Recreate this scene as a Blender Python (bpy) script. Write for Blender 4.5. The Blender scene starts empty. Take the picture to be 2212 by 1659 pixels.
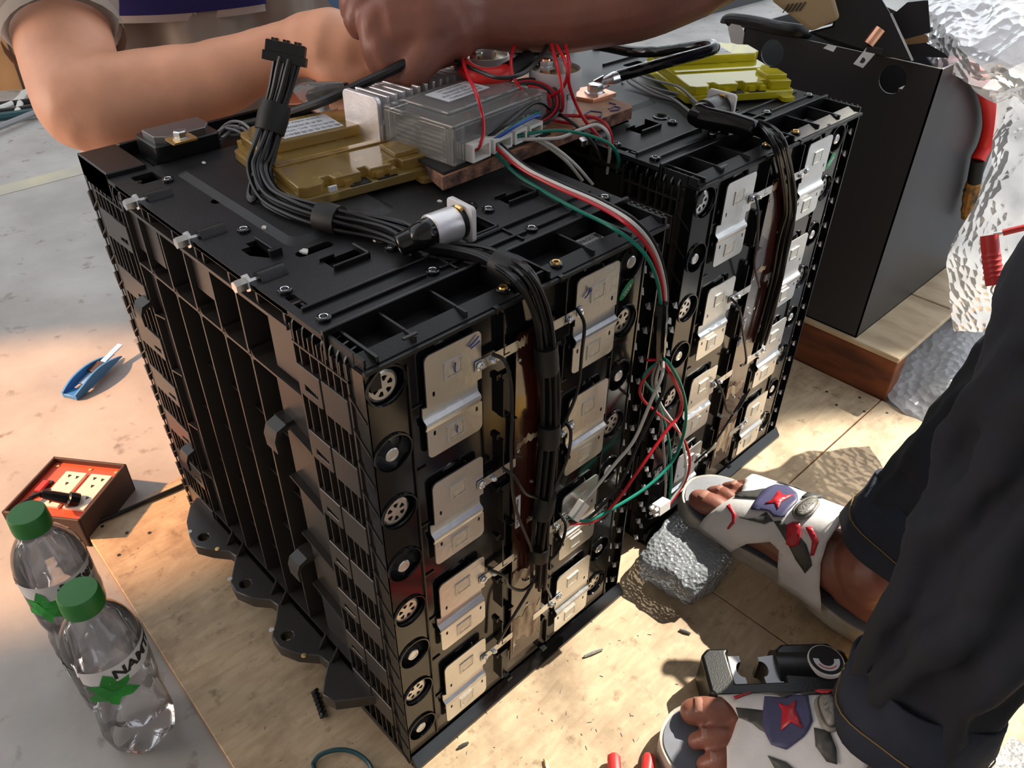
import bpy, bmesh, math, random
from mathutils import Vector, Matrix, Euler, noise
random.seed(7)
S = bpy.context.scene
COL = S.collection
PI = math.pi
# ---------------------------------------------------------------- camera
CAM_LOC = Vector((-0.2000, -0.32974, 0.72086))
CAM_ROT = Euler((math.radians(52.93047), math.radians(-0.63371), math.radians(-43.81587)))
FPX = 1739.03
cam_data = bpy.data.cameras.new('camera'); cam = bpy.data.objects.new('camera', cam_data); COL.objects.link(cam)
cam.location = CAM_LOC; cam.rotation_euler = CAM_ROT
cam_data.sensor_fit = 'HORIZONTAL'; cam_data.sensor_width = 36.0; cam_data.lens = 36.0 * FPX / 2212.0
cam_data.clip_start = 0.01; cam_data.clip_end = 60
S.camera = cam
# ---------------------------------------------------------------- world: soft shade under an open shed roof
world = bpy.data.worlds.new('world'); S.world = world; world.use_nodes = True
wn = world.node_tree; wn.nodes.clear()
w_out = wn.nodes.new('ShaderNodeOutputWorld'); w_bg = wn.nodes.new('ShaderNodeBackground')
w_tc = wn.nodes.new('ShaderNodeTexCoord'); w_sep = wn.nodes.new('ShaderNodeSeparateXYZ'); w_ramp = wn.nodes.new('ShaderNodeValToRGB')
wn.links.new(w_tc.outputs['Generated'], w_sep.inputs[0]); wn.links.new(w_sep.outputs['Z'], w_ramp.inputs[0])
wn.links.new(w_ramp.outputs[0], w_bg.inputs[0]); wn.links.new(w_bg.outputs[0], w_out.inputs[0])
w_ramp.color_ramp.elements[0].position = 0.0; w_ramp.color_ramp.elements[0].color = (0.95, 1.0, 1.03, 1)
w_ramp.color_ramp.elements[1].position = 1.0; w_ramp.color_ramp.elements[1].color = (0.55, 0.58, 0.62, 1)
w_bg.inputs[1].default_value = 1.85
# ---------------------------------------------------------------- lamps
def spot(name, loc, target, energy, col, size_deg, blend, rad):
    d = bpy.data.lights.new(name, 'SPOT'); d.energy = energy; d.color = col
    d.spot_size = math.radians(size_deg); d.spot_blend = blend; d.shadow_soft_size = rad
    o = bpy.data.objects.new(name, d); COL.objects.link(o); o.location = loc
    o.rotation_euler = (Vector(target) - Vector(loc)).to_track_quat('-Z', 'Y').to_euler(); return o
spot('daylight_beam', (4.9, -0.66, 4.8), (0.38, -0.31, 0.0), 6000, (1.0, 0.92, 0.78), 7.4, 0.10, 0.03)
spot('warm_work_lamp', (-2.3, 2.2, 2.0), (-0.19, 0.75, 0.0), 1600, (1.0, 0.50, 0.24), 10.6, 0.18, 0.05)
def area(name, loc, target, size, energy, col):
    d = bpy.data.lights.new(name, 'AREA'); d.energy = energy; d.color = col; d.shape = 'SQUARE'; d.size = size
    o = bpy.data.objects.new(name, d); COL.objects.link(o); o.location = loc; o.rotation_euler = (Vector(target) - Vector(loc)).to_track_quat('-Z', 'Y').to_euler(); return o
area('warm_side_fill', (-3.0, 1.9, 0.9), (0.0, 0.3, 0.35), 1.6, 55, (1.0, 0.74, 0.56))  # unseen warm fill, added to brighten the pack's left side
S.view_settings.view_transform = 'Standard'; S.view_settings.look = 'None'
S.view_settings.gamma = 1.0; S.view_settings.use_curve_mapping = False
S.view_settings.exposure = 0.0
S.cycles.max_bounces = 10; S.cycles.transparent_max_bounces = 24
# ---------------------------------------------------------------- photo pixel -> point on a known plane
_CM = CAM_ROT.to_matrix()
def at(px, py, x=None, y=None, z=None, d=None):
    v = (_CM @ Vector(((px - 1106) / FPX, -(py - 829.5) / FPX, -1.0))).normalized()
    if d is not None: t = d
    elif z is not None: t = (z - CAM_LOC.z) / v.z
    elif y is not None: t = (y - CAM_LOC.y) / v.y
    else: t = (x - CAM_LOC.x) / v.x
    return CAM_LOC + v * t
# ---------------------------------------------------------------- materials
def _new(name):
    m = bpy.data.materials.new(name); m.use_nodes = True
    nt = m.node_tree; return m, nt, nt.nodes['Principled BSDF']
def mat(name, col, rough=0.5, metal=0.0, var=0.0, scale=30.0, bump=0.0, bscale=None, coat=0.0, spec=0.5, col2=None, detail=4.0, stretch=None, trans=0.0, emit=None, sss=0.0, ior=1.45):
    m, nt, p = _new(name)
    p.inputs['Base Color'].default_value = (*col, 1); p.inputs['Roughness'].default_value = rough
    p.inputs['Metallic'].default_value = metal; p.inputs['Coat Weight'].default_value = coat
    p.inputs['Specular IOR Level'].default_value = spec; p.inputs['Transmission Weight'].default_value = trans
    p.inputs['IOR'].default_value = ior
    if sss: p.inputs['Subsurface Weight'].default_value = sss; p.inputs['Subsurface Radius'].default_value = (0.01, 0.004, 0.002); p.inputs['Subsurface Scale'].default_value = 0.6
    tc = nt.nodes.new('ShaderNodeTexCoord'); vec = tc.outputs['Object']
    if stretch:
        mp = nt.nodes.new('ShaderNodeMapping'); mp.inputs['Scale'].default_value = stretch
        nt.links.new(vec, mp.inputs[0]); vec = mp.outputs[0]
    if var or col2:
        n = nt.nodes.new('ShaderNodeTexNoise'); n.inputs['Scale'].default_value = scale; n.inputs['Detail'].default_value = detail
        nt.links.new(vec, n.inputs['Vector'])
        r = nt.nodes.new('ShaderNodeValToRGB'); c2 = col2 or tuple(max(0, c * (1 - var)) for c in col); c1 = col if col2 else tuple(min(1, c * (1 + var)) for c in col)
        r.color_ramp.elements[0].position = 0.35; r.color_ramp.elements[1].position = 0.65
        r.color_ramp.elements[0].color = (*c2, 1); r.color_ramp.elements[1].color = (*c1, 1)
        nt.links.new(n.outputs[0], r.inputs[0]); nt.links.new(r.outputs[0], p.inputs['Base Color'])
    if bump:
        b = nt.nodes.new('ShaderNodeTexNoise'); b.inputs['Scale'].default_value = bscale or scale; b.inputs['Detail'].default_value = 3
        nt.links.new(vec, b.inputs['Vector'])
        bp = nt.nodes.new('ShaderNodeBump'); bp.inputs['Strength'].default_value = bump; bp.inputs['Distance'].default_value = 0.002
        nt.links.new(b.outputs[0], bp.inputs['Height']); nt.links.new(bp.outputs[0], p.inputs['Normal'])
    return m
def clear(name, tint, opacity=0.12, rough=0.06, body=(1, 1, 1), bump=0.0, bscale=60, fres=1.45, glossf=1.0):
    """thin see-through plastic: transparent + a little body + fresnel gloss"""
    m = bpy.data.materials.new(name); m.use_nodes = True; nt = m.node_tree; nt.nodes.clear()
    o = nt.nodes.new('ShaderNodeOutputMaterial'); t = nt.nodes.new('ShaderNodeBsdfTransparent'); t.inputs[0].default_value = (*tint, 1)
    d = nt.nodes.new('ShaderNodeBsdfDiffuse'); d.inputs[0].default_value = (*body, 1)
    tl = nt.nodes.new('ShaderNodeBsdfTranslucent'); tl.inputs[0].default_value = (*body, 1)
    md = nt.nodes.new('ShaderNodeMixShader'); md.inputs[0].default_value = 0.4; nt.links.new(d.outputs[0], md.inputs[1]); nt.links.new(tl.outputs[0], md.inputs[2])
    m1 = nt.nodes.new('ShaderNodeMixShader'); m1.inputs[0].default_value = opacity
    nt.links.new(t.outputs[0], m1.inputs[1]); nt.links.new(md.outputs[0], m1.inputs[2])
    g = nt.nodes.new('ShaderNodeBsdfGlossy'); g.inputs['Roughness'].default_value = rough
    f = nt.nodes.new('ShaderNodeFresnel'); f.inputs[0].default_value = fres
    mu = nt.nodes.new('ShaderNodeMath'); mu.operation = 'MULTIPLY'; mu.inputs[1].default_value = glossf; nt.links.new(f.outputs[0], mu.inputs[0])
    m2 = nt.nodes.new('ShaderNodeMixShader'); nt.links.new(mu.outputs[0], m2.inputs[0]); nt.links.new(m1.outputs[0], m2.inputs[1]); nt.links.new(g.outputs[0], m2.inputs[2])
    nt.links.new(m2.outputs[0], o.inputs[0])
    if bump:
        tc = nt.nodes.new('ShaderNodeTexCoord'); b = nt.nodes.new('ShaderNodeTexVoronoi'); b.inputs['Scale'].default_value = bscale
        nt.links.new(tc.outputs['Object'], b.inputs['Vector']); bp = nt.nodes.new('ShaderNodeBump'); bp.inputs['Strength'].default_value = bump; bp.inputs['Distance'].default_value = 0.004
        nt.links.new(b.outputs['Distance'], bp.inputs['Height'])
        for s in (d, g, f): nt.links.new(bp.outputs[0], s.inputs['Normal'])
    return m
M = {}
M['black'] = mat('black_plastic', (0.0052, 0.0055, 0.0064), 0.30, bump=0.10, bscale=900, spec=0.5)
M['black_deck'] = mat('black_deck_plastic', (0.0075, 0.0080, 0.0095), 0.42, bump=0.12, bscale=700, var=0.25, scale=25, spec=0.42)
M['black_side'] = mat('black_side_plastic', (0.030, 0.026, 0.024), 0.30, bump=0.06, bscale=700, spec=0.5)
M['black_gloss'] = mat('black_gloss_plastic', (0.005, 0.005, 0.006), 0.12)
M['black_matte'] = mat('black_matte', (0.0045, 0.0045, 0.0052), 0.55)
M['wire_black'] = mat('wire_black', (0.0055, 0.0055, 0.0068), 0.36)
M['nickel'] = mat('nickel_plate', (0.63, 0.64, 0.645), 0.34, 1.0, var=0.06, scale=22, bump=0.10, bscale=200)
M['nickel_dull'] = mat('nickel_dull', (0.60, 0.60, 0.58), 0.46, 1.0, var=0.12, scale=300, bump=0.12, bscale=600)
M['zinc'] = mat('zinc_steel', (0.72, 0.74, 0.76), 0.24, 1.0, var=0.1, scale=60)
M['steel_dark'] = mat('dark_steel', (0.25, 0.25, 0.26), 0.35, 1.0)
M['alu'] = mat('aluminium', (0.72, 0.70, 0.72), 0.38, 0.75, var=0.05, scale=80, bump=0.06, bscale=500)
M['brass'] = mat('brass', (0.80, 0.55, 0.22), 0.32, 1.0)
M['copper'] = mat('copper', (0.85, 0.45, 0.30), 0.35, 1.0, var=0.15, scale=40)
M['copper_board'] = mat('brown_fibre_board', (0.38, 0.19, 0.10), 0.6, var=0.22, scale=60, bump=0.25, bscale=180)
M['board_edge'] = mat('rough_board_edge', (0.30, 0.15, 0.10), 0.8, col2=(0.06, 0.035, 0.03), scale=90, bump=0.9, bscale=240)
M['kapton'] = mat('brown_film', (0.040, 0.0075, 0.0045), 0.16, bump=0.30, bscale=50, coat=0.6, stretch=(1, 1, 0.35), col2=(0.018, 0.004, 0.003), scale=30)
M['kapton_worn'] = mat('worn_film', (0.45, 0.36, 0.24), 0.5, col2=(0.12, 0.05, 0.03), scale=120, stretch=(1, 1, 0.25))
M['white'] = mat('white_plastic', (0.62, 0.62, 0.64), 0.4, var=0.04, scale=30)
M['contactor'] = mat('contactor_white', (0.50, 0.48, 0.50), 0.42, var=0.05, scale=40)
M['resin'] = mat('potting_resin', (0.50, 0.43, 0.22), 0.25, var=0.2, scale=70)
M['nylon'] = mat('white_nylon', (0.72, 0.72, 0.70), 0.35, sss=0.2)
M['paper'] = mat('label_paper', (0.58, 0.60, 0.64), 0.6)
M['ink'] = mat('black_ink', (0.012, 0.012, 0.014), 0.6)
M['ink_blue'] = mat('blue_pen', (0.03, 0.05, 0.22), 0.5)
M['ink_red'] = mat('red_print', (0.55, 0.12, 0.06), 0.6)
M['ink_grey'] = mat('grey_print', (0.16, 0.17, 0.18), 0.6)
M['red'] = mat('red_wire', (0.46, 0.008, 0.018), 0.36)
M['red_cable'] = mat('red_cable', (0.62, 0.018, 0.014), 0.42)
M['green'] = mat('green_wire', (0.002, 0.17, 0.12), 0.36)
M['whitewire'] = mat('white_wire', (0.55, 0.55, 0.53), 0.4)
M['greywire'] = mat('grey_wire', (0.20, 0.20, 0.21), 0.4)
M['bluewire'] = mat('blue_wire', (0.01, 0.06, 0.35), 0.38)
M['pass'] = mat('green_sticker', (0.005, 0.22, 0.08), 0.4)
M['amber'] = clear('amber_plastic', (0.97, 0.83, 0.38), 0.34, 0.12, (0.95, 0.66, 0.22), fres=1.55, glossf=1.3)
M['yellow'] = clear('yellow_plastic', (0.99, 0.95, 0.20), 0.60, 0.08, (1.0, 0.88, 0.04), fres=1.55, glossf=1.3)
M['clearbox'] = clear('clear_plastic', (0.99, 0.99, 0.99), 0.20, 0.08, (1.0, 1.0, 1.0), fres=1.5)
M['pet'] = clear('bottle_plastic', (0.985, 0.985, 0.985), 0.06, 0.03, (0.9, 0.9, 0.9), fres=1.45)
M['water'] = clear('water', (0.955, 0.955, 0.965), 0.10, 0.02, (0.75, 0.72, 0.74), fres=1.2)
M['pet_label'] = clear('label_film', (0.97, 0.97, 0.97), 0.10, 0.2, (0.8, 0.8, 0.8), fres=1.2)
M['bubble'] = clear('bubble_film', (0.95, 0.96, 0.98), 0.66, 0.17, (0.78, 0.80, 0.84), bump=0.85, bscale=95, fres=1.42, glossf=0.8)
M['bubble_packet'] = clear('bubble_film_packet', (0.93, 0.95, 0.98), 0.42, 0.14, (0.74, 0.80, 0.88), bump=0.55, bscale=230, fres=1.4, glossf=1.2)
M['pcb'] = mat('green_circuit', (0.07, 0.20, 0.07), 0.4, col2=(0.16, 0.30, 0.09), scale=140)
M['plywood'] = None
M['wood_end'] = mat('wood_edge', (0.30, 0.17, 0.085), 0.8, var=0.4, scale=60, stretch=(1, 1, 8))
M['brown_block'] = mat('brown_timber', (0.20, 0.060, 0.020), 0.62, col2=(0.075, 0.022, 0.010), scale=14, stretch=(1, 0.8, 4), bump=0.2, bscale=60)
M['pale_block'] = mat('pale_timber', (0.60, 0.48, 0.32), 0.7, col2=(0.38, 0.28, 0.17), scale=9, stretch=(3, 1, 1), bump=0.15, bscale=60)
M['skin_far'] = mat('skin_light', (0.72, 0.36, 0.23), 0.46, var=0.10, scale=18, bump=0.06, bscale=300, sss=0.12)
M['skin_near'] = mat('skin_dark', (0.21, 0.082, 0.057), 0.42, var=0.14, scale=24, bump=0.10, bscale=350)
M['skin_foot'] = mat('skin_foot', (0.20, 0.075, 0.047), 0.42, var=0.18, scale=40, bump=0.18, bscale=320)
M['nail'] = mat('nail', (0.33, 0.17, 0.13), 0.30)
M['hair'] = mat('hair', (0.012, 0.010, 0.009), 0.6)
M['shirt'] = mat('shirt_grey', (0.30, 0.25, 0.215), 0.9, var=0.08, scale=14, bump=0.2, bscale=900)
M['shirt_blue'] = mat('shirt_blue', (0.03, 0.03, 0.22), 0.85)
M['shirt_white'] = mat('shirt_white', (0.62, 0.60, 0.60), 0.85)
M['trousers'] = mat('trousers', (0.05, 0.035, 0.03), 0.9)
M['jeans'] = mat('dark_denim', (0.0085, 0.0100, 0.0155), 0.88, var=0.30, scale=9, bump=0.25, bscale=1200)
M['jeans_hem'] = mat('denim_hem', (0.010, 0.0145, 0.027), 0.85, var=0.2, scale=30, bump=0.3, bscale=900)
M['thread'] = mat('yellow_thread', (0.16, 0.10, 0.03), 0.8)
M['sole'] = mat('sandal_sole', (0.33, 0.31, 0.27), 0.6, var=0.18, scale=40, bump=0.2, bscale=200)
M['insole'] = mat('sandal_insole', (0.11, 0.12, 0.15), 0.55, var=0.3, scale=22)
M['leather'] = mat('white_leather', (0.60, 0.59, 0.60), 0.45, var=0.08, scale=30, bump=0.12, bscale=220)
M['leather_grey'] = mat('grey_leather', (0.050, 0.050, 0.048), 0.5, var=0.2, scale=50)
M['leather_blue'] = mat('violet_leather', (0.055, 0.055, 0.125), 0.5, var=0.12, scale=50)
M['leather_red'] = mat('red_leather', (0.40, 0.018, 0.030), 0.35, var=0.2, scale=60)
M['badge'] = mat('grey_badge', (0.20, 0.19, 0.17), 0.45, bump=0.3, bscale=300)
M['cab_dark'] = mat('cabinet_paint', (0.030, 0.030, 0.033), 0.40, var=0.06, scale=4, bump=0.05, bscale=700)
M['cab_grey'] = mat('grey_panel', (0.36, 0.40, 0.38), 0.5, var=0.03, scale=5)
M['beige'] = mat('beige_plastic', (0.27, 0.20, 0.11), 0.5, var=0.1, scale=20)
M['orange'] = mat('orange_panel', (0.78, 0.085, 0.035), 0.38)
M['frame_brown'] = mat('brown_box', (0.055, 0.030, 0.022), 0.55)
M['socket'] = mat('ivory_socket', (0.72, 0.62, 0.55), 0.4)
M['cap_green'] = mat('green_cap', (0.022, 0.155, 0.025), 0.45)
M['leaf'] = mat('leaf_green', (0.015, 0.24, 0.025), 0.45, var=0.25, scale=45)
M['blue_tool'] = mat('blue_plastic', (0.04, 0.20, 0.50), 0.42)
M['teal'] = mat('teal_plastic', (0.012, 0.055, 0.065), 0.4)
M['yellow_tool'] = mat('yellow_paint', (0.62, 0.34, 0.012), 0.38, var=0.06, scale=30)
M['red_grip'] = mat('red_grip', (0.50, 0.030, 0.030), 0.42)
M['rust'] = mat('orange_tape', (0.42, 0.18, 0.02), 0.6, col2=(0.05, 0.035, 0.02), scale=70)
M['tan_box'] = mat('tan_carton', (0.42, 0.22, 0.09), 0.8, var=0.12, scale=9)
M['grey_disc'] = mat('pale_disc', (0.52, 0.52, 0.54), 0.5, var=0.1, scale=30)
M['dark_floor'] = mat('dark_rubber', (0.05, 0.055, 0.06), 0.8)
M['dust'] = mat('white_fleck', (0.6, 0.6, 0.58), 0.8)
# ---------------------------------------------------------------- mesh helpers
class G:
    def __init__(s): s.v = []; s.f = []
    def add(s, vs, fs, T=None):
        n = len(s.v); s.v += [(T @ Vector(v)) if T is not None else Vector(v) for v in vs]; s.f += [tuple(i + n for i in f) for f in fs]; return s
    def box(s, x0, x1, y0, y1, z0, z1, T=None):
        v = [(x, y, z) for z in (z0, z1) for y in (y0, y1) for x in (x0, x1)]
        return s.add(v, [(0, 2, 3, 1), (4, 5, 7, 6), (0, 1, 5, 4), (2, 6, 7, 3), (0, 4, 6, 2), (1, 3, 7, 5)], T)
    def rings(s, rings, closed=True, cap=True, loop=False):
        n = len(s.v); k = len(rings[0]); s.v += [Vector(p) for r in rings for p in r]; m = len(rings)
        for i in range(m if loop else m - 1):
            a = n + i * k; b = n + ((i + 1) % m) * k
            for j in range(k if closed else k - 1):
                j2 = (j + 1) % k; s.f.append((a + j, a + j2, b + j2, b + j))
        if cap and closed and not loop:
            s.f.append(tuple(n + j for j in reversed(range(k)))); s.f.append(tuple(n + (m - 1) * k + j for j in range(k)))
        return s
    def cyl(s, p0, p1, r0, r1=None, n=12, cap=True):
        return s.tube([p0, p1], [r0, r0 if r1 is None else r1], n, cap)
    def tube(s, pts, r, n=8, cap=True, flat=1.0):
        pts = [Vector(p) for p in pts]; m = len(pts)
        rr = r if isinstance(r, (list, tuple)) else [r] * m
        t0 = (pts[1] - pts[0]).normalized(); u = t0.orthogonal().normalized(); R = []
        for i, p in enumerate(pts):
            t = (pts[min(i + 1, m - 1)] - pts[max(i - 1, 0)]).normalized()
            u = (u - t * u.dot(t)); u = u.normalized() if u.length > 1e-6 else t.orthogonal().normalized(); w = t.cross(u)
            R.append([p + (u * math.cos(2 * PI * j / n) + w * math.sin(2 * PI * j / n) * flat) * rr[i] for j in range(n)])
        return s.rings(R, True, cap)
    def lathe(s, prof, n=24, T=None):
        g = G(); g.rings([[(r * math.cos(2 * PI * j / n), r * math.sin(2 * PI * j / n), z) for j in range(n)] for r, z in prof], True, True)
        return s.add(g.v, g.f, T)
    def prism(s, poly, f3, a, b):
        """poly in 2D, f3(u,v,w) -> point, thickness a..b"""
        return s.rings([[f3(u, v, a) for u, v in poly], [f3(u, v, b) for u, v in poly]])
    def holed(s, outer, holes, f3, a, b):
        bm = bmesh.new(); loops = []
        for lp in [outer] + holes:
            vs = [bm.verts.new((u, v, 0)) for u, v in lp]; loops.append(vs)
        es = []
        for vs in loops:
            for i in range(len(vs)): es.append(bm.edges.new((vs[i], vs[(i + 1) % len(vs)])))
        bm.verts.index_update(); bmesh.ops.triangle_fill(bm, use_beauty=True, use_dissolve=False, edges=es)
        idx = {v: i for i, v in enumerate(bm.verts)}; co = [(v.co.x, v.co.y) for v in bm.verts]; tris = [tuple(idx[v] for v in f.verts) for f in bm.faces]
        li = [[idx[v] for v in vs] for vs in loops]; bm.free()
        n = len(co); base = len(s.v)
        s.v += [Vector(f3(u, v, a)) for u, v in co] + [Vector(f3(u, v, b)) for u, v in co]
        s.f += [tuple(base + i for i in t) for t in tris] + [tuple(base + n + i for i in reversed(t)) for t in tris]
        for lp in li:
            for i in range(len(lp)):
                p, q = lp[i], lp[(i + 1) % len(lp)]; s.f.append((base + p, base + q, base + n + q, base + n + p))
        return s
    def mesh(s, name, smooth=30):
        me = bpy.data.meshes.new(name); me.from_pydata([tuple(v) for v in s.v], [], s.f)
        bm = bmesh.new(); bm.from_mesh(me); bmesh.ops.recalc_face_normals(bm, faces=bm.faces); bm.to_mesh(me); bm.free()
        if smooth:
            for p in me.polygons: p.use_smooth = True
            me.set_sharp_from_angle(angle=math.radians(smooth))
        return me
    def obj(s, name, m, parent=None, smooth=30, bevel=0.0, seg=2):
        me = s.mesh(name, smooth); me.materials.append(M[m] if isinstance(m, str) else m)
        o = bpy.data.objects.new(name, me); COL.objects.link(o)
        if parent is not None: o.parent = parent; o.matrix_parent_inverse = parent.matrix_world.inverted() if False else Matrix.Translation(-parent.location) if parent.type == 'EMPTY' and parent.parent is None else Matrix()
        if bevel:
            b = o.modifiers.new('bevel', 'BEVEL'); b.width = bevel; b.segments = seg; b.limit_method = 'ANGLE'; b.angle_limit = math.radians(40)
        return o
def tag(o, label, cat, group=None, kind=None):
    o['label'] = label; o['category'] = cat
    if group: o['group'] = group
    if kind: o['kind'] = kind
    return o
def thing(name, label, cat, loc=(0, 0, 0), group=None):
    o = bpy.data.objects.new(name, None); COL.objects.link(o); o.location = loc; o.empty_display_size = 0.02
    return tag(o, label, cat, group)
def copy_tree(o, parent=None):
    inv = o.matrix_parent_inverse.copy(); c = o.copy(); COL.objects.link(c); c.parent = parent; c.matrix_parent_inverse = inv
    for ch in list(o.children): copy_tree(ch, c)
    return c
def circ(cx, cy, r, n=16, ry=None, a0=0.0): return [(cx + r * math.cos(a0 + 2 * PI * i / n), cy + (ry or r) * math.sin(a0 + 2 * PI * i / n)) for i in range(n)]
def rrect(x0, x1, y0, y1, r=0.003, n=4, corners=(1, 1, 1, 1)):
    """rounded rectangle, corners order: x1y1, x0y1, x0y0, x1y0"""
    out = []
    for k, (cx, cy, a) in enumerate([(x1, y1, 0), (x0, y1, PI / 2), (x0, y0, PI), (x1, y0, 1.5 * PI)]):
        if not corners[k]: out.append((cx, cy)); continue
        ox = cx - r if cx == x1 else cx + r; oy = cy - r if cy == y1 else cy + r
        for i in range(n + 1): out.append((ox + r * math.cos(a + PI / 2 * i / n), oy + r * math.sin(a + PI / 2 * i / n)))
    return out
def spline(pts, k=8):
    P = [Vector(p) for p in pts]; P = [P[0] * 2 - P[1]] + P + [P[-1] * 2 - P[-2]]; out = []
    for i in range(1, len(P) - 2):
        for j in range(k):
            t = j / k; a, b, c, d = P[i - 1:i + 3]
            out.append(0.5 * ((2 * b) + (c - a) * t + (2 * a - 5 * b + 4 * c - d) * t * t + (3 * b - a - 3 * c + d) * t ** 3))
    out.append(P[-2]); return out
XY = lambda z0: (lambda u, v, w: (u, v, z0 + w))
XZ = lambda y0: (lambda u, v, w: (u, y0 + w, v))
YZ = lambda x0: (lambda u, v, w: (x0 + w, u, v))
def text_geo(s, size=0.01, T=None, bend=None, bold=0.0):
    c = bpy.data.curves.new('txt', 'FONT'); c.body = s; c.size = size; c.align_x = 'CENTER'; c.align_y = 'CENTER'; c.resolution_u = 2; c.offset = bold
    o = bpy.data.objects.new('txt', c); COL.objects.link(o); dg = bpy.context.evaluated_depsgraph_get(); me = o.evaluated_get(dg).to_mesh()
    vs = [v.co.copy() for v in me.vertices]; fs = [tuple(p.vertices) for p in me.polygons]
    o.evaluated_get(dg).to_mesh_clear(); bpy.data.objects.remove(o); bpy.data.curves.remove(c)
    g = G()
    if bend: vs = [Vector(bend(v.x, v.y)) for v in vs]
    g.add(vs, fs, T); return g
def frame(o, ex, ey, ez=None):
    ex = Vector(ex).normalized(); ey = Vector(ey); ey = (ey - ex * ey.dot(ex)).normalized(); ez = ex.cross(ey)
    m = Matrix((ex, ey, ez)).transposed().to_4x4(); m.translation = Vector(o); return m
def remesh(o, voxel=0.004, smooth=4, disp=None):
    r = o.modifiers.new('remesh', 'REMESH'); r.mode = 'VOXEL'; r.voxel_size = voxel; r.use_smooth_shade = True
    if smooth: s = o.modifiers.new('smooth', 'SMOOTH'); s.factor = 0.5; s.iterations = smooth
    if disp:
        tex = bpy.data.textures.new(o.name + '_folds', 'CLOUDS'); tex.noise_scale = disp[1]; tex.noise_depth = 1
        d = o.modifiers.new('folds', 'DISPLACE'); d.texture = tex; d.strength = disp[0]; d.mid_level = 0.5; d.texture_coords = 'GLOBAL'
    return o
H = 0.45; W = 0.2873; D = 0.4231; BX = 0.3617; BY = 0.0247
# ================================================================ the setting
def mat_plywood():
    m, nt, p = _new('plywood_face'); L = nt.links
    tc = nt.nodes.new('ShaderNodeTexCoord')
    mp = nt.nodes.new('ShaderNodeMapping'); mp.inputs['Scale'].default_value = (9.0, 42.0, 9.0); L.new(tc.outputs['Object'], mp.inputs[0])
    g = nt.nodes.new('ShaderNodeTexNoise'); g.inputs['Scale'].default_value = 3.0; g.inputs['Detail'].default_value = 8; g.inputs['Distortion'].default_value = 0.7; L.new(mp.outputs[0], g.inputs['Vector'])
    r = nt.nodes.new('ShaderNodeValToRGB'); r.color_ramp.elements[0].position = 0.32; r.color_ramp.elements[1].position = 0.68
    r.color_ramp.elements[0].color = (0.41, 0.30, 0.185, 1); r.color_ramp.elements[1].color = (0.50, 0.385, 0.25, 1); L.new(g.outputs[0], r.inputs[0])
    def stain(scale, lo, hi, col, detail, prev):
        n = nt.nodes.new('ShaderNodeTexNoise'); n.inputs['Scale'].default_value = scale; n.inputs['Detail'].default_value = detail; n.inputs['Roughness'].default_value = 0.65; L.new(tc.outputs['Object'], n.inputs['Vector'])
        q = nt.nodes.new('ShaderNodeValToRGB'); q.color_ramp.elements[0].position = lo; q.color_ramp.elements[1].position = hi; L.new(n.outputs[0], q.inputs[0])
        mx = nt.nodes.new('ShaderNodeMix'); mx.data_type = 'RGBA'; mx.blend_type = 'MULTIPLY'; L.new(q.outputs[0], mx.inputs['Factor']); L.new(prev, mx.inputs['A']); mx.inputs['B'].default_value = (*col, 1)
        return mx.outputs['Result']
    c = stain(9, 0.47, 0.68, (0.52, 0.48, 0.45), 8, r.outputs[0])
    c = stain(45, 0.58, 0.70, (0.54, 0.50, 0.45), 6, c)
    c = stain(160, 0.68, 0.74, (0.45, 0.40, 0.36), 2, c)
    L.new(c, p.inputs['Base Color']); p.inputs['Roughness'].default_value = 0.62
    b = nt.nodes.new('ShaderNodeBump'); b.inputs['Strength'].default_value = 0.2; b.inputs['Distance'].default_value = 0.002; L.new(g.outputs[0], b.inputs['Height']); L.new(b.outputs[0], p.inputs['Normal'])
    return m
def mat_concrete():
    m, nt, p = _new('concrete_floor'); L = nt.links; tc = nt.nodes.new('ShaderNodeTexCoord')
    n = nt.nodes.new('ShaderNodeTexNoise'); n.inputs['Scale'].default_value = 2.6; n.inputs['Detail'].default_value = 9; n.inputs['Roughness'].default_value = 0.62; L.new(tc.outputs['Object'], n.inputs['Vector'])
    r = nt.nodes.new('ShaderNodeValToRGB'); r.color_ramp.elements[0].position = 0.36; r.color_ramp.elements[1].position = 0.66
    r.color_ramp.elements[0].color = (0.25, 0.24, 0.23, 1); r.color_ramp.elements[1].color = (0.42, 0.41, 0.395, 1); L.new(n.outputs[0], r.inputs[0])
    s = nt.nodes.new('ShaderNodeTexNoise'); s.inputs['Scale'].default_value = 34; s.inputs['Detail'].default_value = 5; L.new(tc.outputs['Object'], s.inputs['Vector'])
    q = nt.nodes.new('ShaderNodeValToRGB'); q.color_ramp.elements[0].position = 0.62; q.color_ramp.elements[1].position = 0.74; L.new(s.outputs[0], q.inputs[0])
    mx = nt.nodes.new('ShaderNodeMix'); mx.data_type = 'RGBA'; mx.blend_type = 'MULTIPLY'; L.new(q.outputs[0], mx.inputs['Factor']); L.new(r.outputs[0], mx.inputs['A']); mx.inputs['B'].default_value = (0.52, 0.47, 0.44, 1)
    L.new(mx.outputs['Result'], p.inputs['Base Color']); p.inputs['Roughness'].default_value = 0.55
    b = nt.nodes.new('ShaderNodeBump'); b.inputs['Strength'].default_value = 0.25; b.inputs['Distance'].default_value = 0.003; L.new(s.outputs[0], b.inputs['Height']); L.new(b.outputs[0], p.inputs['Normal'])
    return m
M['plywood'] = mat_plywood(); M['concrete'] = mat_concrete()
FZ = -0.012
fl = G().box(-4, 6, -4, 7, -0.16, FZ).obj('floor', 'concrete', smooth=0); fl['kind'] = 'structure'
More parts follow.
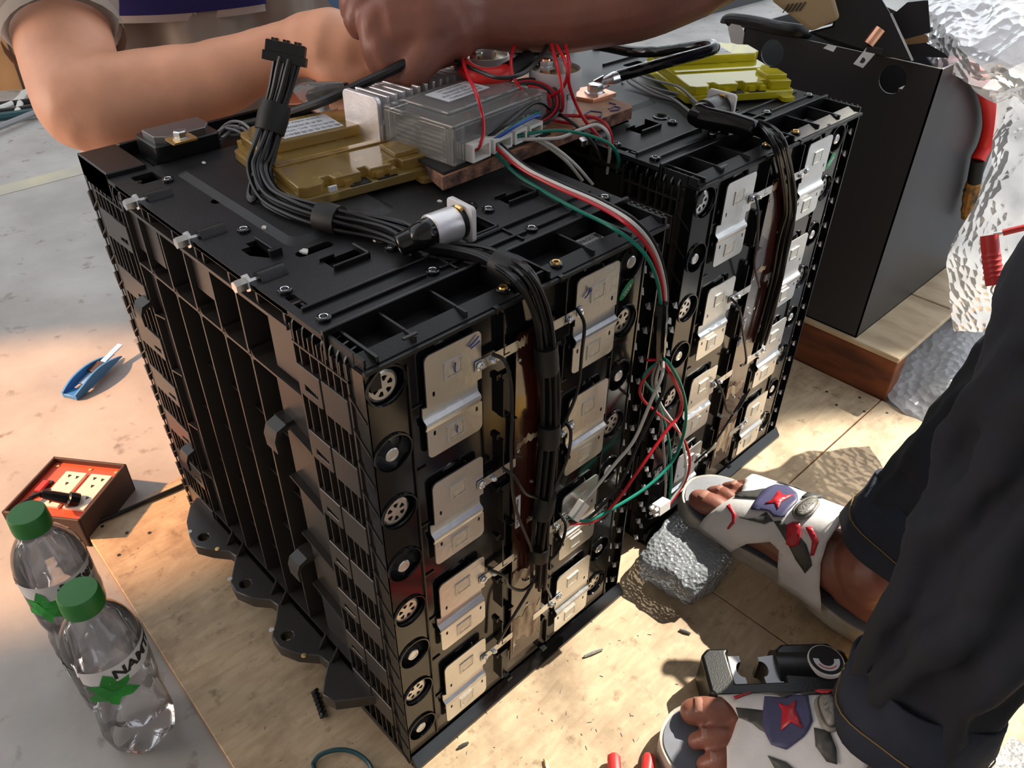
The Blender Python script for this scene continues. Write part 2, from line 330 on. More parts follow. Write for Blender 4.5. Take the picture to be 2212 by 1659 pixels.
stripe = G().add([(-3.5, 1.60, FZ + 0.0006), (5.5, 1.60, FZ + 0.0006), (5.5, 1.655, FZ + 0.0006), (-3.5, 1.655, FZ + 0.0006)], [(0, 1, 2, 3)]).obj('floor_stripe', mat('faded_yellow_paint', (0.46, 0.43, 0.30), 0.7, col2=(0.36, 0.34, 0.30), scale=8), fl, smooth=0)
wb_ = G().box(-4, 6, 6.9, 7.0, FZ, 2.6).obj('wall_back', 'concrete', smooth=0); wb_['kind'] = 'structure'
M['roof'] = mat('shade_sheet', (0.60, 0.60, 0.60), 0.7, var=0.08, scale=3)  # for the added, unseen shade ceiling and walls
ce = G().box(-3.2, 0.85, -3.2, 1.0, 2.35, 2.42).obj('shade_ceiling', 'roof', smooth=0); ce['kind'] = 'structure'  # unseen roof, added to keep sky light off the near floor
wn_ = G().box(-3.2, 0.4, -1.75, -1.65, FZ, 2.35).obj('shade_wall_near', 'roof', smooth=0); wn_['kind'] = 'structure'  # unseen, added behind the camera to block sky light
wl_ = G().box(-3.3, -3.2, -1.75, 1.2, FZ, 2.35).obj('shade_wall_left', 'roof', smooth=0); wl_['kind'] = 'structure'  # unseen, added to close off sky light from the left
# plywood sheets laid on the floor
def sheet(poly, label):
    o = G().prism(poly, XY(FZ), 0.0, 0.012).obj('plywood_sheet', 'plywood', smooth=0, bevel=0.0008, seg=1)
    o.data.materials.append(M['wood_end'])
    for p in o.data.polygons:
        if abs(p.normal.z) < 0.5: p.material_index = 1
    return tag(o, label, 'plywood', 'plywood sheets on the floor')
sheet([(-0.123, -0.02), (-0.160, -1.3), (0.3642, -1.3), (0.3642, 0.545), (-0.105, 0.487)], 'brown plywood sheet under the first battery pack, along the bottles')
sheet([(0.3652, -1.3), (0.834, -1.3), (0.834, -0.0425), (0.3652, -0.0425)], 'pale plywood sheet under the sandals and the crimping tool')
sheet([(0.3652, -0.0415), (0.834, -0.0415), (0.834, 0.75), (0.3652, 0.75)], 'pale stained plywood sheet under the second battery pack beside the cabinet')
# ================================================================ battery packs
ROWS = [0.4262 - 0.0541 * i for i in range(8)]
HS = H - 0.012
pack = thing('battery_pack', 'black plastic battery pack standing beside the two water bottles', 'battery pack', (0, 0, 0), 'battery packs')
P = pack
# inner body (dark) and base tray
g = G(); g.box(0.031, W - 0.004, 0.012, D - 0.004, 0.006, H - 0.020); g.obj('inner_body', 'black_matte', P, smooth=0)
g = G(); g.box(0.0, W + 0.002, -0.004, D, 0.0, 0.008); g.prism([(-0.001, 0.002), (-0.009, 0.000), (-0.009, 0.004), (-0.001, 0.015)], lambda u, v, w: (w, u, v), 0.0, W + 0.002)
g.obj('base_tray', 'black_gloss', P, bevel=0.0008)
# front panel with cell wells
XL, XR, XPL, XPR = 0.0155, 0.2460, 0.0650, 0.2043
wells = []
for z in ROWS:
    for x in (XL, XR): wells.append(circ(x, z, 0.0136, 20))
    for x in (XPL, XPR): wells.append(circ(x, z + 0.001, 0.0160, 20))
g = G(); g.holed([(0.0, 0.006), (W - 0.024, 0.006), (W - 0.024, H - 0.0085), (0.0, H - 0.0085)], wells, XZ(0.0), 0.0, 0.011); g.obj('front_panel', 'black_gloss', P, smooth=25)
# collar rings round end-cell wells
ring = G(); prof = [(0.0135, -0.0002), (0.0139, -0.0016), (0.0150, -0.0016), (0.0155, 0.0004)]
ring.rings([[(r * math.cos(2 * PI * j / 24), y, r * math.sin(2 * PI * j / 24)) for j in range(24)] for r, y in prof], True, False); ring_me = ring.mesh('well_collar', 40); ring_me.materials.append(M['black_gloss'])
def vent_mesh():
    g = G(); holes = []
    for k in range(6):
        a = k * PI / 3 + 0.25; ca, sa = math.cos(a), math.sin(a); pts = []
        for (rr, tt) in [(0.0038, -0.0008), (0.0070, -0.0021), (0.0076, 0.0), (0.0070, 0.0021), (0.0038, 0.0008)]: pts.append((rr * ca - tt * sa, rr * sa + tt * ca))
        holes.append(pts)
    g.holed(circ(0, 0, 0.0096, 28), holes, XZ(0.0022), 0.0, 0.0016)
    g.rings([[(r * math.cos(2 * PI * j / 28), y, r * math.sin(2 * PI * j / 28)) for j in range(28)] for r, y in [(0.0096, 0.0022), (0.0113, 0.0028), (0.0122, 0.0052), (0.0124, 0.010)]], True, False)
    me = g.mesh('vent_cap', 35); me.materials.append(M['nickel']); return me
def button_mesh():
    g = G()
    g.rings([[(r * math.cos(2 * PI * j / 24), y, r * math.sin(2 * PI * j / 24)) for j in range(24)] for r, y in [(0.0138, 0.010), (0.0120, 0.0098), (0.0060, 0.0085)]], True, False)
    g.rings([[(r * math.cos(2 * PI * j / 20), y, r * math.sin(2 * PI * j / 20)) for j in range(20)] for r, y in [(0.0052, 0.0085), (0.0052, -0.0004), (0.0046, -0.0010), (0.0034, -0.0010), (0.0032, -0.0006), (0.0001, -0.0006)]], True, True)
    me = g.mesh('button_cap', 35); me.materials.append(M['nickel']); return me
vm, bmh = vent_mesh(), button_mesh()
def put(me, name, loc, parent, rot=0.0):
    o = bpy.data.objects.new(name, me); COL.objects.link(o); o.location = loc; o.rotation_euler = (0, rot, 0); o.parent = parent; return o
for i, z in enumerate(ROWS):
    put(ring_me, 'well_collar', (XL, 0, z), P); put(ring_me, 'well_collar', (XR, 0, z), P)
    put(vm if i % 2 == 0 else bmh, 'cell_cap', (XL - 0.001, 0, z - 0.001), P, 0.4 * i); put(bmh if i % 2 == 0 else vm, 'cell_cap', (XR + 0.001, 0, z - 0.001), P, 0.3 * i)
    # sleeve round the button (black)
# black domes behind the plates
dome = G(); dome.rings([[(r * math.cos(2 * PI * j / 20), y, r * math.sin(2 * PI * j / 20)) for j in range(20)] for r, y in [(0.0152, 0.010), (0.0145, 0.0015), (0.0120, 0.0002), (0.0001, 0.0002)]], True, False); dome_me = dome.mesh('cell_end', 40); dome_me.materials.append(M['black_gloss'])
for z in ROWS:
    for x in (XPL, XPR): put(dome_me, 'cell_end', (x, 0, z + 0.001), P)
# bus plates: flat, a recessed band, a rolled ridge, flat
def plate_mesh(s):
    """local: x centre 0, z centre 0, mirrored by s"""
    g = G(); X = lambda x: s * x; t = 0.0012; yf = -0.0048; hw = 0.0235
    def F(y0): return lambda u, v, w: (X(u), y0 + w, v)
    g.holed(rrect(-hw, hw, 0.0025, 0.0415, 0.0045, 4, (1, 1, 0, 0)), [rrect(-0.0185, -0.0165, 0.0085, 0.0125, 0.0009, 3)], F(yf), 0, t)
    prof = [(0.0025, yf), (0.0018, -0.0032), (0.0005, -0.0022), (-0.0065, -0.0022), (-0.0085, -0.0030), (-0.0105, -0.0058), (-0.0125, -0.0063), (-0.0150, yf - 0.0006), (-0.0170, yf)]
    for (xa, xb) in ((-hw - 0.0022, hw - 0.0016),):
        R = []
        for z, y in prof:
            xa2 = -hw if z > 0.002 else xa; xb2 = hw if z > 0.002 else xb
            R.append([(X(xa2), y, z), (X(xb2), y, z), (X(xb2), y + t, z), (X(xa2), y + t, z)])
        g.rings(R)
    g.holed([(-hw - 0.0012, -0.0170)] + [(u, v) for u, v in reversed(rrect(-hw, hw, -0.0415, -0.0170, 0.0045, 4, (0, 0, 1, 1)))][0:0] + rrect(-hw - 0.0012, hw, -0.0415, -0.0170, 0.0045, 4, (0, 0, 1, 1))[2:] + [(hw, -0.0170)],
            [rrect(-0.0195, -0.0175, -0.0235, -0.0195, 0.0009, 3), rrect(0.0175, 0.0195, -0.0235, -0.0195, 0.0009, 3)], F(yf), 0, t)
    me = g.mesh('bus_plate', 28); me.materials.append(M['nickel']); return me
padg = G(); padg.holed([(-0.0078, -0.0066), (0.0078, -0.0066), (0.0078, 0.0066), (-0.0078, 0.0066)], [[(-0.0062, -0.0052), (0.0062, -0.0052), (0.0062, 0.0052), (-0.0062, 0.0052)]], XZ(0), -0.0003, 0.0005)
padg.box(-0.0060, 0.0060, -0.0001, 0.0004, -0.0050, 0.0050); pad_me = padg.mesh('weld_pad', 20); pad_me.materials.append(M['nickel_dull'])
pml, pmr = plate_mesh(1), plate_mesh(-1)
tabg = G(); tabg.holed(rrect(-0.0195, 0.0195, -0.0042, 0.0042, 0.0008, 2), [circ(-0.0155, 0, 0.0012, 8)], XZ(0), 0, 0.0006); tab_me = tabg.mesh('tab', 20); tab_me.materials.append(M['nickel'])
scg = G(); scg.lathe([(0.0034, 0.0), (0.0034, 0.0008), (0.0026, 0.0016), (0.0014, 0.0018), (0.0012, 0.0010), (0.0001, 0.0010)], 14, Matrix.Rotation(PI / 2, 4, 'X')); sc_me = scg.mesh('screw', 30); sc_me.materials.append(M['zinc'])
blg = G()
for k in range(5): blg.add(*(lambda b: (b.v, b.f))(G().lathe([(0.0003, -0.0012), (0.0016, -0.0006), (0.0018, 0.0004), (0.0009, 0.0014), (0.0001, 0.0016)], 8)), T=Matrix.Translation((random.uniform(-0.002, 0.002), -0.0012, random.uniform(-0.002, 0.002))))
bl_me = blg.mesh('solder', 60); bl_me.materials.append(M['zinc'])
TAB_Z = []
for i in range(4):
    zc = (ROWS[2 * i] + ROWS[2 * i + 1]) / 2 - 0.004
    TAB_Z.append(zc + 0.0145)
    for s, xc, me in ((1, XPL, pml), (-1, XPR, pmr)):
        pl = put(me, 'bus_plate', (xc, 0, zc), P)
        for dz in (0.0235, -0.0285):
            put(pad_me, 'weld_pad', (xc + 0.001 * random.uniform(-1, 1), -0.0052, zc + dz), pl).matrix_parent_inverse = Matrix.Translation((-xc, 0, -zc))
        tb = put(tab_me, 'connection_tab', (xc + s * 0.0365, -0.0060, zc + 0.0145), P); tb.scale = (s, 1, 1)
        for nm, me2, dx in (('screw', sc_me, -0.0155), ('solder_blob', bl_me, -0.004)):
            q = put(me2, nm, (dx, -0.0004, 0), tb)
# central circuit strip under brown film
g = G(); top = [(0.1205, 0.414)]
for k in range(9): top.append((0.1205 + 0.0375 * k / 8, 0.4165 + random.uniform(-0.0016, 0.0016) + 0.002 * (k == 8)))
g.prism([(0.1195, 0.046), (0.1590, 0.044)] + [(x, z) for x, z in reversed(top)], XZ(-0.0052), 0.0, 0.0016); pcb = g.obj('circuit_strip', 'kapton', P, smooth=0)
for (x0, x1, z0, z1) in ((0.121, 0.131, 0.404, 0.4155), (0.122, 0.145, 0.311, 0.323), (0.136, 0.150, 0.222, 0.228), (0.121, 0.152, 0.150, 0.172), (0.122, 0.157, 0.052, 0.108)):
    w = G(); n = 9; lo = [(x0 + (x1 - x0) * k / n, z0 + random.uniform(0, 0.4) * (z1 - z0)) for k in range(n + 1)]; hi = [(x0 + (x1 - x0) * k / n, z1 - random.uniform(0, 0.45) * (z1 - z0)) for k in range(n + 1)]
    w.prism(lo + hi[::-1], XZ(-0.0056), 0.0, 0.0004); w.obj('worn_patch', 'kapton_worn', pcb, smooth=0)
lab = G().box(0.1225, 0.1275, -0.0058, -0.0052, 0.226, 0.262).obj('barcode_label', 'paper', pcb, smooth=0)
bc = G()
for k in range(14): bc.box(0.1232, 0.1250, -0.0061, -0.0058, 0.229 + k * 0.0022, 0.229 + k * 0.0022 + random.choice((0.0006, 0.0011)))
bc.obj('barcode', 'ink', pcb, smooth=0)
for k in range(9):
    z = 0.07 + k * 0.04 + random.uniform(-0.006, 0.006); x = random.choice((0.1240, 0.1545, 0.140))
    G().lathe([(0.0016, 0), (0.0016, 0.0007), (0.0009, 0.0009), (0.0008, 0.0002), (0.0001, 0.0002)], 10, Matrix.Translation((x, -0.0052, z)) @ Matrix.Rotation(PI / 2, 4, 'X')).obj('rivet', 'zinc', pcb)
# vertical rails, small fins and clips on the front panel
g = G()
for x in (0.0305, 0.2325): g.box(x, x + 0.0014, -0.0016, 0.001, 0.02, H - 0.016)
for z in ROWS:
    g.box(0.0305, 0.0410, -0.0012, 0.001, z + 0.0262, z + 0.0276); g.box(0.229, 0.2335, -0.0012, 0.001, z + 0.0262, z + 0.0276)
    for x in (0.1075, 0.1680):
        g.box(x, x + 0.0012, -0.006, 0.001, z - 0.018, z + 0.014); g.box(x, x + 0.006, -0.006, 0.001, z - 0.019, z - 0.0178)
        g.box(x - 0.004, x, -0.0035, 0.001, z + 0.0145, z + 0.019)
for z in ROWS[1::2]:
    g.box(0.1095, 0.1185, -0.0025, 0.001, z - 0.022, z + 0.016); g.box(0.1600, 0.1670, -0.0025, 0.001, z - 0.022, z + 0.016)
    g.box(0.1600, 0.1660, -0.010, 0.0, z - 0.0235, z - 0.022); g.box(0.1122, 0.1180, -0.010, 0.0, z - 0.0235, z - 0.022)
g.obj('front_fins', 'black', P, smooth=0)
# right end strip: thin wall with pale wedges coloured as sunlit rib glints
g = G(); g.box(W - 0.024, W - 0.0225, -0.001, 0.014, 0.008, H - 0.014); g.box(W - 0.0225, W - 0.004, 0.009, 0.012, 0.008, H - 0.014); g.box(W - 0.0040, W - 0.0025, -0.002, 0.06, 0.006, H - 0.010); g.obj('end_strip', 'black_gloss', P, smooth=0)
wg = G(); wg.add([(0, 0, 0.0042), (0.0045, 0.001, 0.001), (0.003, -0.001, -0.0046), (-0.0030, 0.0, -0.001), (0.001, 0.005, 0.0)], [(0, 1, 2, 3), (0, 4, 1), (1, 4, 2), (2, 4, 3), (3, 4, 0)]); wedge_me = wg.mesh('glint_wedge', 0); wedge_me.materials.append(M['grey_disc'])  # pale colour stands in for light glinting on black rib facets
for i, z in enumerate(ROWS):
    for dz, dx in ((-0.004, -0.0195), (-0.024, -0.0195), (0.010, -0.0060), (-0.014, -0.0060)): put(wedge_me, 'glint_wedge', (W + dx, 0.002, z + dz - 0.012), P)
# green pass sticker
st = G().prism(circ(0, 0, 0.0100, 22, 0.0042), lambda u, v, w: (0.2425 + u * 0.72 + v * 0.69, -0.0022 + w, 0.4035 + u * 0.69 - v * 0.72), 0, 0.0004).obj('pass_sticker', 'pass', P, smooth=0)
st['label'] = 'green oval sticker'
T = frame((0.2425, -0.0025, 0.4035), (-0.72, 0, -0.69), (0.69, 0, -0.72)); tx = text_geo('PASS', 0.0052, T); tx.obj('lettering', 'paper', st, smooth=0)
# ---------------- left/near side face (x = 0): end blocks, ribs, latch panels
SIDE = 'black_side'
def end_block(y0, sgn, name):
    """block along the vertical end, sgn +1: grows to +y from y0"""
    Y = lambda v: y0 + sgn * v
    bx = lambda g, x0, x1, a, b, z0, z1: g.box(x0, x1, min(Y(a), Y(b)), max(Y(a), Y(b)), z0, z1)
    g = G()
    bx(g, 0.012, 0.031, 0.014, 0.081, 0.008, H - 0.016)       # back of the slots
    bx(g, 0.0, 0.031, 0.0795, 0.0815, 0.006, H - 0.010)        # seam wall
    bx(g, 0.0, 0.031, 0.0170, 0.0190, 0.006, H - 0.010)
    for v in (0.0245, 0.033, 0.0405, 0.0495, 0.0595, 0.0715): bx(g, 0.0, 0.014, v, v + 0.0013, 0.010, H - 0.012)
    bx(g, -0.0004, 0.012, 0.0170, 0.0810, H - 0.0240, H - 0.0225)
    # corner strip with slanting teeth
    bx(g, 0.0002, 0.0012, 0.0, 0.003, 0.006, H - 0.012); bx(g, 0.0018, 0.0026, 0.003, 0.018, 0.006, H - 0.012)
    for i in range(16):
        z = H - 0.034 - i * 0.0270
        g.prism([(Y(0.0015), z - 0.013), (Y(0.0015), z - 0.0115), (Y(0.0180), z + 0.0015), (Y(0.0180), z)], lambda u, v, w: (w, u, v), -0.0006, 0.0022)
    g.obj(name, SIDE, P, smooth=0)
    # rounded rib tops where the ribs curl over on to the lid
    g = G()
    for v in (0.0185, 0.0265, 0.0345, 0.0435, 0.0535, 0.0650, 0.0770):
        arc = [(0.0, H - 0.024), (0.0, H - 0.012)] + [(0.010 - 0.010 * math.cos(a), H - 0.012 + 0.010 * math.sin(a)) for a in (0.4, 0.8, 1.2, PI / 2)]
        lo = [(0.011, H - 0.0045), (0.0035, H - 0.014), (0.0032, H - 0.024)]
        g.prism(arc + lo, lambda u, w, t: (u, t, w), Y(v), Y(v + 0.0016))
    bx(g, 0.0105, 0.0125, 0.0, 0.082, H - 0.012, H - 0.0005)
    bx(g, 0.0045, 0.0125, 0.0, 0.082, H - 0.024, H - 0.013)
    g.obj('rib_tops', 'black', P, smooth=40)
    for i in range(7):
        z0 = 0.3855 - i * 0.0572
        if z0 < 0.012: break
        lp = G(); ya, yb = Y(0.020), Y(0.0775)
        yl = Y(0.0500)
        def rq(a, b): return (min(a, b), max(a, b))
        a, b = rq(ya, yl); lp.box(-0.0008, 0.010, a, b, z0 - 0.002, z0 + 0.0255)
        a, b = rq(Y(0.0508), yb)
        lp.holed(rrect(a, b, z0, z0 + 0.0255, 0.003, 3, (0, 0, 1, 1)), [[(Y(0.0560), z0 + 0.006), (Y(0.0710), z0 + 0.006), (Y(0.0710), z0 + 0.0112), (Y(0.0560), z0 + 0.0090)]], YZ(-0.0014), 0, 0.010)
        lp.obj('latch_panel', SIDE, P, smooth=0, bevel=0.0005, seg=1)
end_block(0.0, 1, 'near_end_block'); end_block(D, -1, 'far_end_block')
# outer teeth along the far vertical edge
g = G()
for i in range(15):
    z = H - 0.03 - i * 0.0275; g.prism([(D - 0.001, z), (D + 0.0045, z - 0.003), (D + 0.001, z - 0.016), (D - 0.001, z - 0.020)], lambda u, v, w: (w, u, v), -0.0005, 0.012)
g.obj('edge_teeth', SIDE, P, smooth=0)
# centre lattice
g = G(); RB = [0.312, 0.271, 0.230, 0.190, 0.150]; t = 0.0011
g.box(0.028, 0.032, 0.080, 0.345, 0.006, H - 0.012)
for y in RB: g.box(0.0, 0.030, y - t, y + t, 0.070, 0.379); g.box(0.0, 0.030, y - t + 0.003, y + t + 0.003, 0.379, 0.434)
for z in (0.379, 0.070): g.box(0.0, 0.030, 0.082, 0.343, z - t, z + t)
g.box(-0.0015, 0.030, 0.082, 0.343, 0.434, 0.437)
for k, (ys, zz) in enumerate(((RB, 0.303), (RB, 0.234), (RB, 0.166), (RB, 0.105))):
    for y in ys:
        off = 0.0 if k % 2 else 0.0; g.box(0.010, 0.030, y - 0.020, y, zz - 0.0008 + off, zz + 0.0008 + off)
for y in RB[::1]:   # rounded webs at the nodes
    for sy in (-1, 1):
        for sz in (-1, 1):
            g.prism([(y + sy * t, 0.379 + sz * t), (y + sy * 0.0060, 0.379 + sz * t), (y + sy * 0.0024, 0.379 + sz * 0.0024), (y + sy * t, 0.379 + sz * 0.0060)], YZ(0.0), 0.0002, 0.028)
g.box(0.006, 0.012, 0.082, 0.128, 0.070, 0.372); g.box(0.006, 0.012, 0.318, 0.343, 0.070, 0.372)
g.box(0.004, 0.010, 0.082, 0.118, 0.385, 0.433); g.box(0.004, 0.010, 0.290, 0.343, 0.392, 0.433); g.box(0.004, 0.010, 0.196, 0.232, 0.400, 0.433)
for z in (0.325, 0.262, 0.196, 0.130):
    g.prism([(0.083, z), (0.128, z + 0.010), (0.128, z + 0.0115), (0.083, z + 0.0018)], YZ(0.0), 0.0, 0.008); g.prism([(0.343, z), (0.318, z + 0.006), (0.318, z + 0.0075), (0.343, z + 0.0018)], YZ(0.0), 0.0, 0.008)
g.obj('side_lattice', SIDE, P, smooth=0)
# top row of slanted pockets above the lattice
g = G(); g.box(0.0, 0.004, 0.080, 0.345, H - 0.0045, H - 0.0005)
for y in (0.0855, 0.120, 0.158, 0.196, 0.2075, 0.245, 0.286, 0.298, 0.340): g.box(0.0, 0.020, y - 0.0012, y + 0.0012, 0.436, H - 0.001)
g.box(0.014, 0.018, 0.080, 0.345, 0.430, H - 0.002); g.obj('top_pockets', SIDE, P, smooth=0)
# cable hooks on the side
for y, z in ((0.350, 0.330), (0.122, 0.325), (0.135, 0.165), (0.352, 0.150)):
    h = G(); h.prism([(-0.0005, z + 0.010), (-0.009, z + 0.007), (-0.012, z - 0.001), (-0.0115, z - 0.013), (-0.0095, z - 0.013), (-0.0095, z - 0.001), (-0.007, z + 0.003), (-0.0005, z + 0.005)], lambda u, v, w: (u, y + w, v), -0.008, 0.008)
    h.box(-0.001, 0.012, y - 0.008, y + 0.008, z + 0.004, z + 0.011)
    h.obj('cable_hook', SIDE, P, smooth=40)
# scalloped foot flange
fl_out = [(0.0, 0.390), (-0.012, 0.382), (-0.026, 0.362), (-0.034, 0.338), (-0.035, 0.322), (-0.026, 0.306), (-0.013, 0.290), (-0.011, 0.280), (-0.020, 0.268), (-0.032, 0.252), (-0.034, 0.238), (-0.026, 0.218), (-0.014, 0.204), (-0.012, 0.194), (-0.022, 0.180), (-0.035, 0.166), (-0.036, 0.150), (-0.028, 0.132), (-0.014, 0.116), (-0.012, 0.104), (-0.024, 0.092), (-0.034, 0.080), (-0.030, 0.066), (-0.010, 0.052), (0.0, 0.046)]
g = G(); g.holed(fl_out, [circ(-0.0225, 0.328, 0.0055, 12), circ(-0.0215, 0.240, 0.0055, 12), circ(-0.0235, 0.156, 0.0055, 12)], XY(0.044), 0.0, 0.014)
for y in (0.300, 0.278, 0.210, 0.192, 0.122, 0.102): g.prism([(0.0, 0.058), (-0.011, 0.058), (0.0, 0.075)], lambda u, v, w: (u, y + w, v), -0.0012, 0.0012)
fo = g.obj('foot_flange', SIDE, P, smooth=30, bevel=0.0012)
for (x, y, m_) in ((-0.030, 0.345, 'dust'), (-0.020, 0.302, 'brass'), (-0.030, 0.256, 'dust'), (-0.031, 0.172, 'dust'), (-0.024, 0.126, 'brass')):
    G().lathe([(0.0001, 0.0004), (0.0028, 0.0004), (0.0024, 0.0009), (0.0001, 0.0010)], 8, Matrix.Translation((x, y, 0.0578))).obj('paint_fleck', m_, fo)
# ---------------- lid (top face)
TOPZ = H
BOSS = [(0.011, 0.0545), (0.098, 0.0545), (0.193, 0.0545), (0.276, 0.0545), (0.011, 0.100), (0.098, 0.101), (0.192, 0.101), (0.035, 0.197), (0.035, 0.322), (0.250, 0.197), (0.245, 0.33)]
slots = [rrect(0.041, 0.071, 0.2545, 0.2635, 0.004), rrect(0.043, 0.073, 0.1335, 0.1425, 0.004), [(0.019, 0.1725), (0.026, 0.1725), (0.026, 0.1785), (0.034, 0.1785), (0.034, 0.148), (0.029, 0.146), (0.019, 0.160)],
         rrect(0.0065, 0.0135, 0.0735, 0.0945, 0.002), rrect(0.052, 0.078, 0.1030, 0.1185, 0.001), rrect(0.1485, 0.1765, 0.0760, 0.1005, 0.003), rrect(0.212, 0.240, 0.098, 0.112, 0.001), rrect(0.215, 0.245, 0.255, 0.264, 0.004), rrect(0.052, 0.082, 0.315, 0.330, 0.003), rrect(0.015, 0.034, 0.330, 0.350, 0.002)]
g = G(); g.holed([(0.0, 0.0395), (W, 0.0395), (W, 0.3600), (0.0, 0.3600)], [s[::-1] for s in slots] + [circ(x, y, 0.0026, 10) for x, y in BOSS], XY(H - 0.004), 0.0, 0.004)
lid = g.obj('lid', 'black_deck', P, smooth=0)
g = G(); g.box(0.004, W - 0.004, 0.036, 0.365, H - 0.022, H - 0.014); g.obj('lid_floor', 'black_matte', P, smooth=0)
# raised deck area (chamfered)
g = G(); lo = rrect(0.046, 0.142, 0.150, 0.335, 0.010); hi = rrect(0.0525, 0.1365, 0.1565, 0.329, 0.008)
g.rings([[(x, y, H) for x, y in lo], [(x, y, H + 0.0030) for x, y in hi]], True, False); g.f.append(tuple(len(g.v) - len(hi) + i for i in range(len(hi)))); g.obj('raised_deck', 'black_deck', lid, smooth=20)
# bosses with metal threads
bo = G(); bo.lathe([(0.0052, 0.0), (0.0048, 0.0022), (0.0040, 0.0026), (0.0034, 0.0026), (0.0030, -0.003)], 16); bo_me = bo.mesh('screw_boss', 40); bo_me.materials.append(M['black_gloss'])
ri = G(); ri.rings([[(r * math.cos(2 * PI * j / 14), r * math.sin(2 * PI * j / 14), z) for j in range(14)] for r, z in [(0.0033, 0.0020), (0.0030, 0.0029), (0.0024, 0.0027), (0.0023, -0.003)]], True, False); ri_me = ri.mesh('thread_insert', 40); ri_me.materials.append(M['zinc'])
for x, y in BOSS:
    put(bo_me, 'screw_boss', (x, y, H), lid); put(ri_me, 'thread_insert', (x, y, H), lid)
for x, y in ((0.104, 0.120), (0.185, 0.118)):
    g = G(); g.rings([[(x + r * math.cos(2 * PI * j / 20), y + r * math.sin(2 * PI * j / 20), H + z) for j in range(20)] for r, z in [(0.0085, 0.0), (0.0080, 0.0012), (0.0062, 0.0014), (0.0056, 0.0004), (0.0035, 0.0004), (0.0030, -0.002)]], True, True); g.obj('ring_boss', 'black_gloss', lid)
# rails
def rail(*a): G().box(*a).obj('lid_rail', 'black', lid, smooth=0, bevel=0.0005, seg=1)
for x0, x1 in ((0.014, 0.092), (0.104, 0.187), (0.199, 0.270)): rail(x0, x1, 0.0528, 0.0552, H - 0.001, H + 0.0026)
rail(0.006, 0.105, 0.0705, 0.0730, H - 0.001, H + 0.0030); rail(0.150, 0.276, 0.0690, 0.0714, H - 0.001, H + 0.0030)
rail(0.0, W, 0.0385, 0.0415, H - 0.018, H + 0.0035)
for x in (0.112, 0.176): rail(x, x + 0.0016, 0.046, 0.070, H - 0.001, H + 0.0022)
rail(0.112, 0.1776, 0.0684, 0.0700, H - 0.001, H + 0.0024)
# raised frames round the openings
for (x0, x1, y0, y1) in ((0.050, 0.080, 0.1005, 0.1205), (0.210, 0.242, 0.0955, 0.1145)):
    rail(x0, x1, y0, y0 + 0.002, H - 0.004, H + 0.0045); rail(x1 - 0.002, x1, y0, y1, H - 0.004, H + 0.0045); rail(x0, x0 + 0.012, y1 - 0.002, y1, H - 0.004, H + 0.003)
rail(0.028, 0.0375, 0.146, 0.150, H - 0.001, H + 0.006); rail(0.034, 0.0355, 0.150, 0.180, H - 0.001, H + 0.0025)
rail(0.1465, 0.1785, 0.0742, 0.0762, H - 0.001, H + 0.0022); rail(0.1465, 0.1485, 0.0742, 0.1025, H - 0.001, H + 0.0022); rail(0.1765, 0.1785, 0.0742, 0.1025, H - 0.001, H + 0.0022); rail(0.1465, 0.1785, 0.1005, 0.1025, H - 0.001, H + 0.0022)
for (x0, x1, y) in ((0.195, 0.262, 0.150), (0.195, 0.255, 0.158), (0.195, 0.262, 0.235), (0.195, 0.262, 0.275)): rail(x0, x1, y, y + 0.002, H - 0.001, H + 0.003)
# hinge humps with hex bolts on the side edge
bolt = G(); bolt.lathe([(0.0001, 0.012), (0.0042, 0.012), (0.0048, 0.011), (0.0048, 0.004), (0.0066, 0.0036), (0.0066, 0.0014), (0.0022, 0.001), (0.0022, -0.014)], 6, Matrix.Rotation(-PI / 2, 4, 'Y')); bolt_me = bolt.mesh('bolt', 30); bolt_me.materials.append(M['zinc'])
for y in (0.2985, 0.2110, 0.1265):
    hp = G(); hp.prism([(y - 0.009, H - 0.003)] + [(y - 0.007 * math.cos(a), H - 0.003 + 0.0085 * math.sin(a)) for a in [k * PI / 8 for k in range(9)]] + [(y + 0.009, H - 0.003)], YZ(0.006), 0.0, 0.020); hp.obj('bolt_hump', 'black', lid, smooth=40)
    put(bolt_me, 'hex_bolt', (0.001, y, H + 0.0005), P)
# front pocket row
g = G(); XP = [0.0035, 0.041, 0.082, 0.128, 0.158, 0.204, 0.2455, 0.2835]
g.box(0.0015, W - 0.002, 0.0112, 0.040, H - 0.020, H - 0.013)
for x in XP: g.box(x - 0.0009, x + 0.0009, 0.0015, 0.012, H - 0.008, H - 0.0002); g.box(x - 0.0009, x + 0.0009, 0.0112, 0.040, H - 0.018, H - 0.0002)
for a, b in ((0, 1), (1, 2), (2, 3), (4, 5), (5, 6), (6, 7)):
    g.box(XP[a], XP[b], 0.0105, 0.0122, H - 0.018, H - 0.0015)
    g.prism([(0.0115, H - 0.0012), (0.0, H - 0.0050), (0.0, H - 0.0075), (0.0115, H - 0.006)], lambda u, v, w: (w, u, v), XP[a], XP[b])
    g.box(XP[a], XP[b], -0.0012, 0.001, H - 0.0090, H - 0.0062)
g.box(XP[3], XP[4], 0.006, 0.008, H - 0.04, H - 0.001)
g.box(0.0, W + 0.0005, -0.0030, 0.0, H - 0.0085, H - 0.0060)
g.obj('front_pockets', 'black_deck', P, smooth=0)
